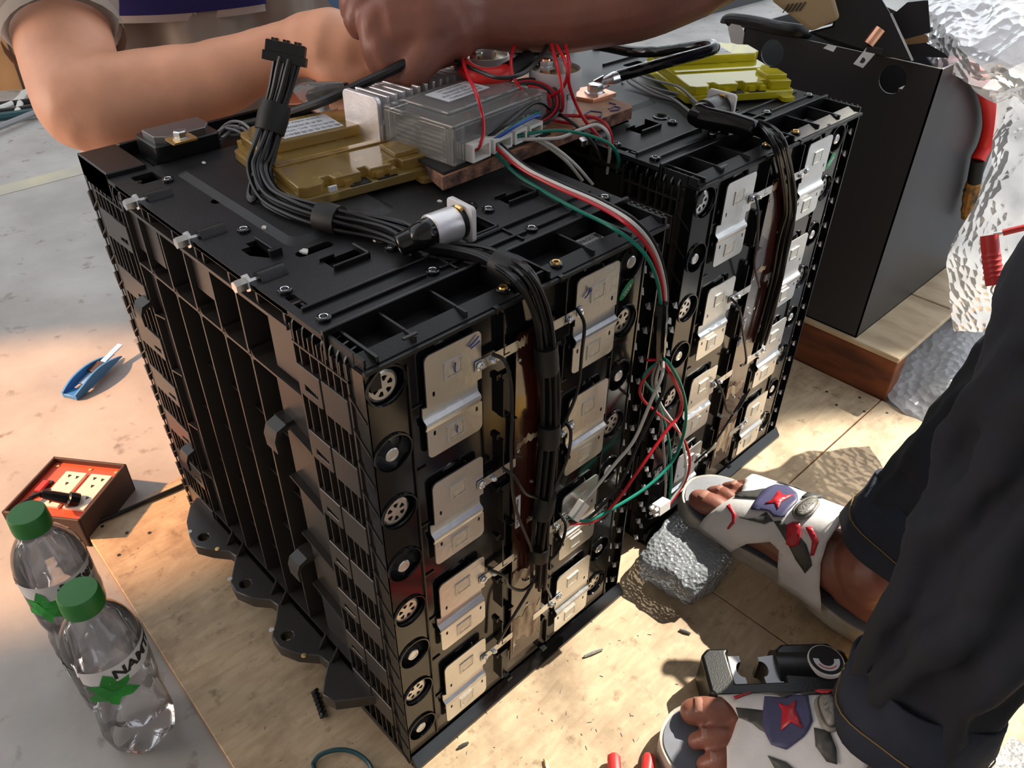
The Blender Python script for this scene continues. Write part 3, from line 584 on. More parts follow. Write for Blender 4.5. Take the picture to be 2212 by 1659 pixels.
for x in (0.1205, 0.1715):
    b = G(); b.lathe([(0.0052, -0.012), (0.0052, -0.0015), (0.0046, -0.0008), (0.0034, -0.0008), (0.0030, -0.004), (0.0001, -0.004)], 14, Matrix.Translation((x, 0.0085, H))); bb = b.obj('corner_boss', 'black_gloss', P)
    G().rings([[(x + r * math.cos(2 * PI * j / 14), 0.0085 + r * math.sin(2 * PI * j / 14), H + z) for j in range(14)] for r, z in [(0.0034, -0.0009), (0.0029, 0.0004), (0.0020, 0.0002), (0.0018, -0.003)]], True, False).obj('brass_insert', 'brass', bb)
# right side wall of the lid with small teeth
g = G(); g.box(W - 0.0025, W, 0.0, D - 0.02, 0.0, H - 0.0005)
for k in range(7): g.box(W - 0.001, W + 0.0016, 0.004 + k * 0.0062, 0.0056 + k * 0.0062, H - 0.10, H + 0.0002)
g.obj('far_side_wall', 'black', P, smooth=0)
# back part: raised corner block, shelf and terminal block
g = G(); g.box(0.0, W, 0.3600, 0.4180, H - 0.020, H - 0.006); g.box(0.0, 0.034, 0.3605, D, H - 0.016, H + 0.004); g.box(0.0, 0.002, 0.3605, D, H - 0.02, H + 0.0045)
g.box(0.034, W, 0.414, 0.418, H - 0.02, H + 0.006); g.obj('rear_shelf', 'black', P, smooth=0, bevel=0.0010)
for x0, x1 in ((0.046, 0.106), (0.176, 0.243)):
    g = G(); g.prism(rrect(x0, x1, 0.362, 0.408, 0.006), XY(H - 0.006), 0, 0.020); tbk = g.obj('terminal_block', 'black', P, smooth=30, bevel=0.0012)
    mtl = 'steel_dark' if x0 < 0.1 else 'copper'
    G().prism([(x0 + 0.004, 0.372), (x0 + 0.012, 0.365), (x1 - 0.012, 0.365), (x1 - 0.004, 0.376), (x1 - 0.004, 0.396), (x0 + 0.004, 0.396)], XY(H + 0.0185), -0.006, 0.0015).obj('terminal_bar', mtl, tbk, smooth=0, bevel=0.0006)
# dusty flecks on the lid
for (x, y) in ((0.058, 0.327), (0.068, 0.332), (0.075, 0.338), (0.048, 0.190), (0.0505, 0.140), (0.175, 0.140)):
    f = G(); k = random.uniform(0.0012, 0.0028); f.prism([(x + k * math.cos(a) * random.uniform(.6, 1.3), y + k * 1.6 * math.sin(a) * random.uniform(.6, 1.3)) for a in [2 * PI * j / 7 for j in range(7)]], XY(H), -0.0004, 0.0009 if x != 0.048 else 0.002); f.obj('fleck', 'dust', lid, smooth=0)
# paper label in a front pocket
lb = G().add([(0.2065, 0.014, H - 0.0125), (0.2440, 0.014, H - 0.0125), (0.2440, 0.036, H - 0.0118), (0.2065, 0.036, H - 0.0118)], [(0, 1, 2, 3)]).obj('barcode_label', 'paper', P, smooth=0)
g = G()
x = 0.2095
while x < 0.2415:
    wv = random.choice((0.0003, 0.0006, 0.0009)); g.box(x, x + wv, 0.0185, 0.0270, H - 0.0123, H - 0.0119); x += wv + random.choice((0.0004, 0.0008))
g.box(0.2395, 0.2430, 0.0275, 0.0335, H - 0.0121, H - 0.0116); g.obj('barcode', 'ink_grey', lb, smooth=0)
text_geo('PACK1-4', 0.0052, frame((0.2320, 0.0305, H - 0.0114), (1, 0, 0), (0, 1, 0))).obj('lettering', 'ink', lb, smooth=0)
text_geo('EBABH3T95T10Z4', 0.0036, frame((0.2250, 0.0162, H - 0.0118), (1, 0, 0), (0, 1, 0))).obj('lettering', 'ink', lb, smooth=0)
G().box(0.2100, 0.2200, 0.0300, 0.0322, H - 0.0120, H - 0.0115).obj('red_print', 'ink_red', lb, smooth=0)
# ---------------- second pack: a copy
pack2 = copy_tree(pack); pack2.location = (BX, BY, 0)
pack2['label'] = 'black plastic battery pack standing between the other pack and the dark cabinet'
# pale glint wedges on its exposed corner, pen marks on the plates of the first
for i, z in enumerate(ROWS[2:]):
    for dz, dx in ((0.0, -0.010), (-0.027, -0.010), (0.014, -0.003), (-0.013, -0.003)): put(wedge_me, 'glint_wedge', (dx, 0.001, z + dz - 0.004), pack2)
def pen(pts, parent, y=-0.0060): G().tube([(u, y, v) for u, v in pts], 0.0005, 5).obj('pen_mark', 'ink_blue', parent)
pen([(0.0855, 0.4335), (0.0775, 0.4285), (0.0785, 0.4270), (0.0865, 0.4295)], pack); pen([(0.0652, 0.4225), (0.0645, 0.4180), (0.0650, 0.4150)], pack, -0.0062); pen([(0.0650, 0.3705), (0.0643, 0.3660), (0.0647, 0.3645)], pack, -0.0062)
pen([(0.1885, 0.4195), (0.1925, 0.4225), (0.1955, 0.4240)], pack); pen([(0.1935, 0.4265), (0.1915, 0.4215)], pack)
# ================================================================ electronics on top of the packs
def rotT(o, deg): 
    m = Matrix.Rotation(math.radians(deg), 4, 'Z'); m.translation = Vector(o); return m
def monitor_module(o, deg, mt, label):
    """amber moulded box; local x along the front edge, y to the back"""
    t = thing('monitor_module', label, 'circuit module', o, 'moulded monitor modules'); T = rotT(o, deg)
    F = lambda z0: (lambda u, v, w: T @ Vector((u, v, z0 + w)))
    w, d = 0.122, 0.132
    base = rrect(0.0, w, 0.0, d, 0.006); G().prism(base, F(0), 0.0, 0.008).obj('lower_shell', mt, t, bevel=0.001)
    # upper shell: comb front, rear raised part
    front = [(0.004, 0.020), (0.004, 0.006), (0.010, 0.002), (0.022, 0.002), (0.026, 0.006), (0.026, 0.014), (0.034, 0.014), (0.036, 0.006), (0.058, 0.006), (0.058, 0.014), (0.066, 0.014), (0.066, 0.006), (0.086, 0.006), (0.086, 0.014), (0.096, 0.014), (0.096, 0.006), (0.1185, 0.006), (0.1185, 0.020)]
    G().prism(front + [(0.119, d - 0.004), (0.004, d - 0.004)], F(0), 0.008, 0.0165).obj('upper_shell', mt, t, bevel=0.0008)
    rear = [(0.003, 0.078), (0.112, 0.078), (0.119, 0.086), (0.119, 0.112), (0.107, 0.116), (0.104, 0.123), (0.096, 0.123), (0.092, 0.128), (0.018, 0.128), (0.014, 0.122), (0.006, 0.120), (0.003, 0.112)]
    G().prism(rear, F(0), 0.0165, 0.0255).obj('rear_hump', mt, t, bevel=0.0012)
    G().prism([(0.094, 0.014), (0.117, 0.014), (0.117, 0.036), (0.108, 0.040), (0.094, 0.040)], F(0), 0.0165, 0.0205).obj('corner_hump', mt, t, bevel=0.0008)
    G().prism([(0.006, 0.050), (0.116, 0.050), (0.116, 0.058), (0.006, 0.058)], F(0), 0.0165, 0.0180).obj('ridge', mt, t, bevel=0.0005)
    for x, y in ((0.014, -0.008), (0.112, -0.004)): G().prism(rrect(x - 0.007, x + 0.007, y - 0.005, y + 0.014, 0.004), F(0), -0.001, 0.003).obj('mounting_ear', mt, t)
    for x in (0.042, 0.070, 0.082): G().prism([(x, 0.003), (x + 0.007, 0.003), (x + 0.007, 0.009), (x, 0.009)], F(0), 0.004, 0.013).obj('clip', mt, t)
    pc = G(); pc.prism([(0.006, 0.008), (0.116, 0.008), (0.116, d - 0.010), (0.006, d - 0.010)], F(0), 0.0045, 0.0062); pcb_ = pc.obj('circuit_board', 'pcb', t, smooth=0)
    random.seed(3)
    for k in range(16):
        x, y = random.uniform(0.012, 0.10), random.uniform(0.02, 0.105); a, b = random.uniform(0.004, 0.012), random.uniform(0.003, 0.009)
        G().prism([(x, y), (x + a, y), (x + a, y + b), (x, y + b)], F(0), 0.0062, 0.0062 + random.uniform(0.002, 0.006)).obj('chip', random.choice(('black_matte', 'white', 'paper', 'nickel_dull')), pcb_, smooth=0)
    for x0, x1 in ((0.046, 0.064), (0.070, 0.088)): G().prism([(x0, 0.0005), (x1, 0.0005), (x1, 0.012), (x0, 0.012)], F(0), 0.002, 0.0085).obj('socket', 'black_matte', t, smooth=0)
    G().prism([(0.0275, 0.0015), (0.0345, 0.0015), (0.0345, 0.004), (0.0275, 0.004)], F(0), 0.001, 0.0120).obj('white_socket', 'paper', t, smooth=0)
    lb = G().prism([(0.030, 0.083), (0.084, 0.083), (0.084, 0.119), (0.030, 0.119)], F(0), 0.0255, 0.0259).obj('paper_label', 'paper', t, smooth=0)
    for k, (s_, sz) in enumerate((('电池信息采集器BIC', 0.0062), ('软件代码: BIC-2020-I', 0.0056), ('技术支持网站:', 0.0056), ('www.xdzz.com', 0.0064))):
        text_geo(s_, sz, T @ frame((0.057, 0.0885 + k * 0.0085, 0.0261), (-1, 0, 0), (0, -1, 0))).obj('lettering', 'ink_grey', lb, smooth=0)
    return t
monitor_module((0.0800, 0.1930, H + 0.003), -7, 'amber', 'dark amber moulded module with paper label on the first battery pack')
bm_o = at(1482, 226, z=H + 0.003)
monitor_module(tuple(bm_o), -31, 'yellow', 'bright yellow moulded module on the second battery pack')
# ---- brown fibre board bridging the packs, black plate, controller
bd = G(); bp = [(0.1845, 0.147), (0.392, 0.1535), (0.430, 0.154), (0.437, 0.162), (0.436, 0.200), (0.425, 0.375), (0.205, 0.370), (0.196, 0.190)]
board = bd.prism(bp, XY(H + 0.0042), 0.0, 0.011).obj('fibre_board', 'copper_board', smooth=0)
board.data.materials.append(M['board_edge'])
for p in board.data.polygons:
    if abs(p.normal.z) < 0.5: p.material_index = 1
tag(board, 'brown fibre board laid across the gap between both packs', 'board')
for pts in ([at(1262, 248, z=0.4655), at(1275, 240, z=0.4655), at(1300, 243, z=0.4655), at(1298, 252, z=0.4655), at(1270, 258, z=0.4655), at(1262, 248, z=0.4655)], [at(1315, 236, z=0.4655), at(1328, 230, z=0.4655), at(1340, 233, z=0.4655), at(1336, 238, z=0.4655), at(1318, 240, z=0.4655)], [at(1316, 222, z=0.4655), at(1330, 226, z=0.4655)]):
    G().tube(pts, 0.0008, 5).obj('pen_mark', 'ink_blue', board)
BZ = H + 0.0152
rp = G().prism([(0.1880, 0.1495), (0.318, 0.1560), (0.322, 0.300), (0.200, 0.300)], XY(BZ), 0.0, 0.0025).obj('rubber_mat', 'black_matte', smooth=0); tag(rp, 'thin black rubber mat between the fibre board and the finned controller', 'mat')
CZ = BZ + 0.0025
ctl = thing('controller', 'finned aluminium controller with a clear plastic cover on the fibre board', 'controller', (0.20, 0.15, CZ))
# clear cover: outlined walls with thickness
CT = frame((0.2015, 0.1520, CZ), (0.985, 0.115, 0), (-0.115, 0.985, 0)); FC = lambda z0: (lambda u, v, w: CT @ Vector((u, v, z0 + w)))
def cbox(u0, u1, v0, v1, z0, z1, name, m, par, bevel=0.0): return G().prism([(u0, v0), (u1, v0), (u1, v1), (u0, v1)], FC(0), z0, z1).obj(name, m, par, smooth=0, bevel=bevel)
cw, cd, chh = 0.122, 0.080, 0.030
cover = cbox(0, 0.003, 0, cd, 0, chh, 'cover_wall', 'clearbox', ctl, 0.0006); cbox(cw - 0.003, cw, 0, cd, 0, chh, 'cover_wall', 'clearbox', ctl, 0.0006); cbox(0, cw, cd - 0.003, cd, 0, chh, 'cover_wall', 'clearbox', ctl, 0.0006)
cbox(0, 0.014, 0, 0.003, 0, chh, 'cover_wall', 'clearbox', ctl, 0.0006); cbox(cw - 0.012, cw, 0, 0.003, 0, chh, 'cover_wall', 'clearbox', ctl, 0.0006); cbox(0.012, cw - 0.012, 0, 0.003, 0.0155, chh, 'cover_wall', 'clearbox', ctl, 0.0006)
cbox(0, cw, 0, cd, chh, chh + 0.003, 'cover_top', 'clearbox', ctl, 0.0010)
cbox(0.016, cw - 0.010, 0.020, cd - 0.006, chh + 0.003, chh + 0.0055, 'cover_step', 'clearbox', ctl, 0.0010)
for v0, v1 in ((0.012, 0.036), (0.042, 0.068)):
    for k in range(4): cbox(-0.0008, 0.0001, v0, v1, 0.0085 + k * 0.0040, 0.0100 + k * 0.0040, 'vent_rib', 'clearbox', cover)
for k in range(4): cbox(-0.0008, 0.0002, 0.0008 + k * 0.0022, 0.0018 + k * 0.0022, 0.001, chh, 'vent_rib', 'clearbox', cover)
pc2 = cbox(0.006, cw - 0.006, 0.004, cd - 0.006, 0.0045, 0.0062, 'circuit_board', 'pcb', ctl)
random.seed(11)
for k in range(18):
    u, v = random.uniform(0.010, cw - 0.025), random.uniform(0.014, cd - 0.022); a, b, c = random.uniform(0.006, 0.016), random.uniform(0.005, 0.012), random.uniform(0.003, 0.012)
    cbox(u, u + a, v, v + b, 0.0062, 0.0062 + c, 'component', random.choice(('nickel_dull', 'paper', 'white', 'resin', 'white', 'black_matte')), pc2)
for u0, u1, z1 in ((0.014, 0.036, 0.0155), (0.040, 0.064, 0.013), (0.068, 0.084, 0.013), (0.088, 0.106, 0.012)):
    G().holed([(u0, 0.001), (u1, 0.001), (u1, z1), (u0, z1)], [[(u0 + 0.002, 0.003), (u1 - 0.002, 0.003), (u1 - 0.002, z1 - 0.003), (u0 + 0.002, z1 - 0.003)]], lambda a, b, w: CT @ Vector((a, -0.008 + w, b)), 0, 0.012).obj('plug_housing', 'nylon', ctl, smooth=0)
lb2 = cbox(0.036, 0.088, 0.038, 0.066, chh + 0.0055, chh + 0.0059, 'paper_label', 'paper', ctl)
for k, s_ in enumerate(('能量管理系统BMU', '软件代码: BMU-2020', '技术支持网站:', 'www.xdzz.com')): text_geo(s_, 0.0050, CT @ frame((0.062, 0.0425 + k * 0.0064, chh + 0.0061), (-1, 0, 0), (0, -1, 0))).obj('lettering', 'ink_grey', lb2, smooth=0)
# heat sink: plain end plate and fins across
hs = G().prism(rrect(-0.004, 0.040, -0.001, 0.0385, 0.005, 4, (1, 1, 0, 0)), lambda a, b, w: CT @ Vector((-0.004 + w, cd + 0.006 + a, b)), 0, 0.0045).obj('heat_sink_end', 'alu', ctl, smooth=30, bevel=0.0006)
cbox(-0.002, cw + 0.002, cd + 0.001, cd + 0.045, 0, 0.016, 'heat_sink_base', 'alu', ctl)
for k in range(13): cbox(0.0075 + k * 0.0092, 0.0105 + k * 0.0092, cd + 0.002, cd + 0.044, 0.015, 0.0375, 'heat_sink_fin', 'alu', ctl, 0.0008)
# ---- two contactors
def contactor(o, label):
    t = thing('contactor', label, 'contactor', o, 'white contactors on the fibre board'); T = Matrix.Translation(Vector(o))
    G().lathe([(0.0001, 0.0), (0.0205, 0.0), (0.0205, 0.024), (0.0238, 0.0245), (0.0242, 0.027), (0.0242, 0.041), (0.0236, 0.0425), (0.0225, 0.0425), (0.0222, 0.0385), (0.0001, 0.0385)], 36, T).obj('housing', 'contactor', t)
    G().lathe([(0.0001, 0.0384), (0.0223, 0.0384), (0.0221, 0.0392), (0.0001, 0.0395)], 30, T).obj('resin_fill', 'resin', t)
    for a in (0.5, 3.6): G().lathe([(0.0001, 0), (0.0052, 0), (0.0052, 0.019), (0.0030, 0.019), (0.0028, 0.004), (0.0001, 0.004)], 14, T @ Matrix.Translation((0.0245 * math.cos(a), 0.0245 * math.sin(a) * 0.95, 0))).obj('mounting_lug', 'contactor', t)
    for dx in (-0.011, 0.011):
        s_ = G().lathe([(0.0048, 0.039), (0.0048, 0.050), (0.0042, 0.052), (0.0001, 0.052)], 14, T @ Matrix.Translation((dx, 0.002, 0))).obj('terminal_stud', 'copper', t)
        G().lathe([(0.0088, 0.0435), (0.0088, 0.0455), (0.0070, 0.046), (0.0070, 0.0505), (0.0001, 0.0505)], 6, T @ Matrix.Translation((dx, 0.002, 0))).obj('nut', 'zinc', s_)
    G().box(-0.0012, 0.0012, -0.012, 0.014, 0.039, 0.049, T).obj('divider', 'contactor', t, smooth=0)
    lab_ = G(); R = 0.0207; n = 14; a0, a1 = -1.75, -0.35
    lab_.rings([[(T @ Vector((R * math.cos(a0 + (a1 - a0) * i / n), R * math.sin(a0 + (a1 - a0) * i / n), z))) for i in range(n + 1)] for z in (0.003, 0.0235)], False, False); lo = lab_.obj('paper_label', 'paper', t)
    for k, (s_, sz) in enumerate((('ETE  XY09', 0.0072), ('SEV200-D', 0.0034), ('C-P 24V', 0.0034), ('12.0V', 0.0034), ('Coil 5W', 0.0034), ('MAX 400A', 0.0034))):
        bend = lambda x, y, zz=0.0205 - k * 0.0033 - (0.001 if k else 0): T @ Vector(((R + 0.0002) * math.cos(-1.02 + x / R), (R + 0.0002) * math.sin(-1.02 + x / R), zz + y))
        text_geo(s_, sz, None, bend).obj('lettering', 'ink', lo, smooth=0)
    return t
contactor((0.3600, 0.1930, BZ), 'white round contactor near the front edge of the fibre board')
contactor((0.3420, 0.2700, BZ), 'white round contactor set behind the other one, touching the red cable')
# ---- copper bar with hex bolt
cb = thing('copper_bar', 'short copper bar with a hex bolt at the board end', 'copper bar', (0.437, 0.215, BZ))
q0 = at(1255, 185, z=0.474); q1 = at(1345, 190, z=0.474)
c0 = at(1285, 200, z=BZ + 0.004)
G().prism([(c0.x - 0.016, c0.y - 0.012), (c0.x + 0.018, c0.y - 0.013), (c0.x + 0.020, c0.y + 0.018), (c0.x - 0.030, c0.y + 0.030)], XY(BZ), -0.001, 0.0035).obj('bar', 'copper', cb, smooth=0, bevel=0.0004)
G().lathe([(0.0105, 0.0035), (0.0105, 0.0050), (0.0080, 0.0055), (0.0080, 0.0115), (0.0070, 0.0125), (0.0001, 0.0128)], 6, Matrix.Translation((c0.x, c0.y, BZ))).obj('hex_bolt', 'zinc', cb)
# hex nut and washers on the first pack's terminals
def nut(px, py, z, label, wm):
    o = at(px, py, z=z); t = thing('terminal_nut', label, 'nut', tuple(o), 'nuts on the pack terminals')
    G().prism(rrect(o.x - 0.011, o.x + 0.011, o.y - 0.009, o.y + 0.009, 0.002), XY(o.z), 0.0, 0.0016).obj('washer', wm, t, smooth=0)
    G().lathe([(0.0072, 0.0016), (0.0072, 0.0028), (0.0058, 0.003), (0.0058, 0.0075), (0.0048, 0.0085), (0.0001, 0.0085)], 6, Matrix.Translation(o)).obj('hex_nut', 'zinc', t)
nut(392, 302, H + 0.0200, 'zinc nut on a brass washer at the rear terminal near the corner', 'brass'); nut(700, 238, H + 0.0200, 'zinc nut on a pale washer at the copper terminal bar', 'zinc')
# ---- aviation plugs
def plug(a, b, r, label, m_sleeve, boot_len, boot_dir, group):
    a, b = Vector(a), Vector(b); ax = (b - a).normalized(); t = thing('round_plug', label, 'connector', tuple(a), group)
    G().tube([a, a + ax * 0.001, b - ax * 0.001, b], [r * 0.92, r, r, r * 0.97], 28).obj('sleeve', m_sleeve, t, smooth=40)
    G().tube([b, b + ax * 0.0045], r * 0.97, 24).obj('locking_ring', 'black', t)
    up = Vector((0, 0, 1)); F = frame(b + ax * 0.0045, ax.cross(up), up)
    G().prism(rrect(-r * 1.15, r * 1.15, -r * 1.0, r * 1.15, 0.0035), lambda u, v, w: F @ Vector((u, v, -w if F.col[2].xyz.dot(ax) < 0 else w)), 0, 0.004).obj('flange', 'white', t, bevel=0.0006)
    G().tube(spline([b + ax * 0.0047, b + ax * 0.0047 + Vector((0, 0, 0.001))], 2), 0.001, 5).obj('stud', 'white', t)
    pts = spline([a + ax * 0.002, a - ax * 0.006, a + Vector(boot_dir) * 0.5 * boot_len, a + Vector(boot_dir) * boot_len], 5)
    bt = G(); n = len(pts); bt.tube(pts, [r * (0.90 - 0.28 * i / (n - 1)) for i in range(n)], 20, cap=False); bo_ = bt.obj('rubber_boot', 'black_gloss', t)
    sl = bo_.modifiers.new('shell', 'SOLIDIFY'); sl.thickness = 0.0014; sl.offset = -1
    m1 = a + ax * ((b - a).length * 0.9) + Vector((0, 0, r)); G().tube([b + ax * 0.002 + Vector((0, 0, r * 0.97)), b + ax * 0.002 + Vector((0, 0, r * 0.97)) + ax.cross(up) * 0.006], 0.0018, 6).obj('paint_mark', 'brass', t)
    return t
pa, pb_ = at(928, 502, z=0.4665), at(982, 482, z=0.4665)
plug(pa, pb_, 0.0125, 'silver round plug with a black rubber boot lying on the first pack', 'alu', 0.024, (at(882, 522, z=0.462) - pa).normalized(), 'round plugs on the packs')
pa, pb_ = at(1520, 248, z=0.4680), at(1548, 236, z=0.4680)
plug(pa, pb_, 0.0135, 'black round plug with a rubber boot lying on the second pack', 'black', 0.050, (at(1590, 268, z=0.4640) - pa).normalized(), 'round plugs on the packs')
# ================================================================ wiring
def bundle(parent, path, n, R, r, m='wire_black', k=6, name='wire', twist=2.0):
    pts = spline(path, k); m_ = len(pts); random.seed(n * 7 + 1)
    fr = []; t0 = (pts[1] - pts[0]).normalized(); u = t0.orthogonal().normalized()
    for i, p in enumerate(pts):
        t = (pts[min(i + 1, m_ - 1)] - pts[max(i - 1, 0)]).normalized(); u = (u - t * u.dot(t)).normalized(); fr.append((u.copy(), t.cross(u)))
    for a in range(n):
        ph = 2 * PI * a / n + random.uniform(-.3, .3); rr = R * (1.0 if a % 3 else 0.45); wob = random.uniform(0, 6)
        q = []
        for i, p in enumerate(pts):
            an = ph + twist * i / m_ + 0.12 * math.sin(i * 0.25 + wob); s = rr * (1 + 0.10 * math.sin(i * 0.3 + wob))
            q.append(p + fr[i][0] * (s * math.cos(an)) + fr[i][1] * (s * math.sin(an)))
        G().tube(q, r, 6).obj(name, m, parent)
    return pts, fr
def wrap(parent, a, b, r, m='black_matte', name='tape_wrap', n=12):
    G().tube([a, (Vector(a) * .5 + Vector(b) * .5), b], [r, r * 1.06, r], n).obj(name, m, parent, smooth=50)
Zd = H + 0.0075
# harness of the first pack: standing connector, loop on the lid, over the front edge
hA = thing('wiring_harness', 'black wire loom with upright pin connector, draped over the first pack', 'wire harness', tuple(at(555, 400, z=Zd)), 'black wire looms')
up = [at(622, 128, d=0.700), at(608, 190, d=0.700), at(590, 250, d=0.699), at(572, 320, d=0.695), at(562, 370, d=0.690), at(585, 425, z=Zd + 0.001), at(640, 455, z=Zd), at(715, 474, z=Zd), at(790, 486, z=Zd), at(850, 502, z=Zd), at(905, 528, z=Zd - .001)]
pts, _ = bundle(hA, up, 14, 0.0085, 0.0017)
wrap(hA, at(597, 225, d=0.700), at(582, 285, d=0.697), 0.0118); wrap(hA, at(690, 468, z=Zd), at(735, 478, z=Zd), 0.0115)
lp = [at(560, 350, d=0.690), at(543, 390, z=Zd + .006), at(536, 425, z=Zd - .002), at(546, 436, z=Zd - .003), at(560, 420, z=Zd)]
for k in range(3): G().tube(spline([p + Vector((0.0012 * k, 0.001 * k, 0.001 * k)) for p in lp], 6), 0.0014, 6).obj('wire', 'wire_black', hA)
fr_ = [at(925, 535, z=Zd - .001), at(985, 543, z=Zd - .002), at(1045, 556, z=Zd), at(1090, 575, z=Zd + .001), at(1130, 600, y=-0.010), at(1160, 660, y=-0.013), at(1177, 730, y=-0.014), at(1186, 820, y=-0.014), at(1187, 920, y=-0.014), at(1178, 1040, y=-0.014), at(1168, 1160, y=-0.014), at(1163, 1265, y=-0.014)]
bundle(hA, fr_, 10, 0.0062, 0.0016)
for a, b, y in (((1073, 566), (1122, 592), None), ((1178, 745), (1182, 800), -0.014), ((1187, 915), (1185, 960), -0.014), ((1180, 1070), (1170, 1115), -0.014), ((1166, 1180), (1164, 1205), -0.014)):
    if y is None: wrap(hA, at(*a, z=Zd), at(*b, z=Zd - .001), 0.0098)
    else: wrap(hA, at(*a, y=y), at(*b, y=y), 0.0086)
# connector block
c0, cR, cD = at(617, 112, d=0.700), at(660, 118, d=0.700), at(608, 150, d=0.700)
CX = (at(660, 112, d=0.698) - at(583, 96, d=0.702)).normalized(); CY = (at(620, 100, d=0.70) - at(607, 150, d=0.70)); FCn = frame(c0, CX, CY)
cn = G(); cn.box(-0.0150, 0.0150, -0.0080, 0.0065, -0.006, 0.006, FCn); cn.box(-0.0165, 0.0165, -0.0085, -0.0015, -0.0068, 0.0068, FCn); co = cn.obj('connector', 'black', hA, smooth=0, bevel=0.0006)
for k in range(10): G().box(-0.0140 + k * 0.0029, -0.0121 + k * 0.0029, 0.0060, 0.0085 if k % 3 else 0.0068, -0.0035, 0.0035, FCn).obj('connector_key', 'black', co, smooth=0)
# sense wires from the tabs into the loom
ends = [(1063, 765, [(1090, 780), (1104, 830), (1106, 900), (1104, 985), (1112, 1090), (1150, 1190)]), (1085, 1010, [(1110, 1030), (1135, 1065), (1160, 1075)]), (1055, 1230, [(1090, 1245), (1098, 1265), (1130, 1275), (1160, 1250)]), (1075, 1390, [(1110, 1330), (1140, 1280), (1160, 1240)]),
        (1245, 665, [(1262, 700), (1257, 760), (1248, 840), (1225, 900), (1190, 960)]), (1222, 912, [(1233, 935), (1225, 990), (1195, 1060), (1180, 1110)]), (1208, 1108, [(1222, 1140), (1205, 1190), (1175, 1220)]), (1190, 1290, [(1175, 1255), (1168, 1230)])]
for px, py, mid in ends:
    G().tube(spline([at(px, py, y=-0.008)] + [at(a, b, y=-0.016 if i < len(mid) - 1 else -0.014) for i, (a, b) in enumerate(mid)], 6), 0.0014, 6).obj('sense_wire', 'wire_black', hA)
# harness of the second pack
hB = thing('wiring_harness', 'black wire loom running out of the black plug over the second pack', 'wire harness', tuple(at(1600, 275, z=Zd)), 'black wire looms')
yB = BY - 0.010
bB = [at(1592, 268, z=Zd + .004), at(1625, 270, z=Zd + .004), at(1655, 285, z=Zd + .002), at(1680, 310, y=yB), at(1692, 350, y=yB), at(1700, 400, y=yB), at(1704, 450, y=yB), at(1698, 490, y=yB), at(1688, 540, y=yB), at(1678, 600, y=yB), at(1658, 680, y=yB), at(1640, 740, y=yB)]
bundle(hB, bB, 10, 0.0062, 0.0016)
bB2 = [at(1515, 245, z=Zd - .003), at(1470, 215, z=Zd - .004), at(1420, 200, z=Zd - .004), at(1370, 180, z=Zd - .004), at(1360, 165, z=Zd)]
bundle(hB, bB2, 6, 0.0105, 0.0014, 'greywire', twist=1.0)
for px, py, mid in [(1632, 425, [(1638, 460), (1636, 520), (1630, 570), (1640, 620)]), (1580, 645, [(1598, 670), (1605, 720), (1612, 780), (1600, 790)]), (1545, 820, [(1562, 850), (1570, 885), (1590, 890), (1620, 840)]), (1500, 1000, [(1540, 960), (1580, 900), (1610, 850)])]:
    G().tube(spline([at(px, py, y=BY - 0.008)] + [at(a, b, y=BY - 0.015) for a, b in mid], 6), 0.0013, 6).obj('sense_wire', 'wire_black', hB)
# ---- single wires: (name, label, material, radius, points)
def wire(label, m, r, pts, name='wire', group='loose thin wires', cat='wire', k=7):
    o = G().tube(spline(pts, k), r, 8).obj(name, m); return tag(o, label, cat, group)
A = at
RW = 0.00155
# from the controller over the lid, down the front between the packs
def trunk(dx, dz): return [A(1065 + dx, 312, z=CZ + 0.006), A(1125 + dx, 362, z=0.464 + dz), A(1200 + dx, 402 - dx * .3, z=0.4600 + dz), A(1285 + dx, 440 - dx * .4, z=0.4620 + dz), A(1360 + dx, 486 - dx * .4, z=0.4600 + dz), A(1408 + dx * .8, 545 - dx * .3, y=-0.012), A(1432 + dx * .5, 620, y=-0.017), A(1432 + dx * .3, 690, y=-0.018), A(1424 + dx * .3, 770, y=-0.020)]
wire('white wire curving from the controller over the lid into the tape sleeve', 'whitewire', RW, trunk(8, .002) ); wire('red wire curving from the controller over the lid into the tape sleeve', 'red', RW, trunk(-2, 0.001)); wire('black wire curving from the controller over the lid into the tape sleeve', 'wire_black', RW, trunk(16, 0.0))
wire('green wire curving from the controller over the lid into the tape sleeve', 'green', RW, [A(1060, 318, z=CZ + 0.004), A(1110, 372, z=0.458), A(1165, 408, z=0.4535), A(1240, 450, z=0.4535), A(1320, 490, z=0.4575), A(1385, 540, y=-0.012), A(1418, 600, y=-0.018), A(1428, 680, y=-0.019), A(1422, 770, y=-0.020)])
slv = [A(1430, 655, y=-0.019), A(1426, 715, y=-0.020), A(1424, 775, y=-0.020)]
tag(G().tube(spline(slv, 4), [0.0048, 0.0052, 0.0060, 0.0056, 0.0060, 0.0054, 0.0056, 0.0052, 0.0046], 10).obj('tape_sleeve', 'black_gloss'), 'black tape sleeve round the coloured wires hanging between the packs', 'tape sleeve')
yc = -0.030
wire('green wire looping from the tape sleeve to the first pack', 'green', RW, [A(1428, 772, y=-.020), A(1445, 785, y=yc), A(1470, 830, y=yc), A(1482, 885, y=yc), A(1475, 945, y=yc), A(1450, 1000, y=yc), A(1400, 1050, y=yc), A(1330, 1095, y=yc + .005), A(1270, 1125, y=yc + .012), A(1228, 1118, y=-0.010)])
wire('red wire looping from the tape sleeve to the first pack', 'red', RW, [A(1430, 775, y=-.020), A(1452, 815, y=yc), A(1472, 860, y=yc), A(1468, 895, y=yc), A(1440, 930, y=yc), A(1380, 1015, y=yc), A(1330, 1085, y=yc + .005), A(1285, 1125, y=yc + .012), A(1232, 1132, y=-0.010)])
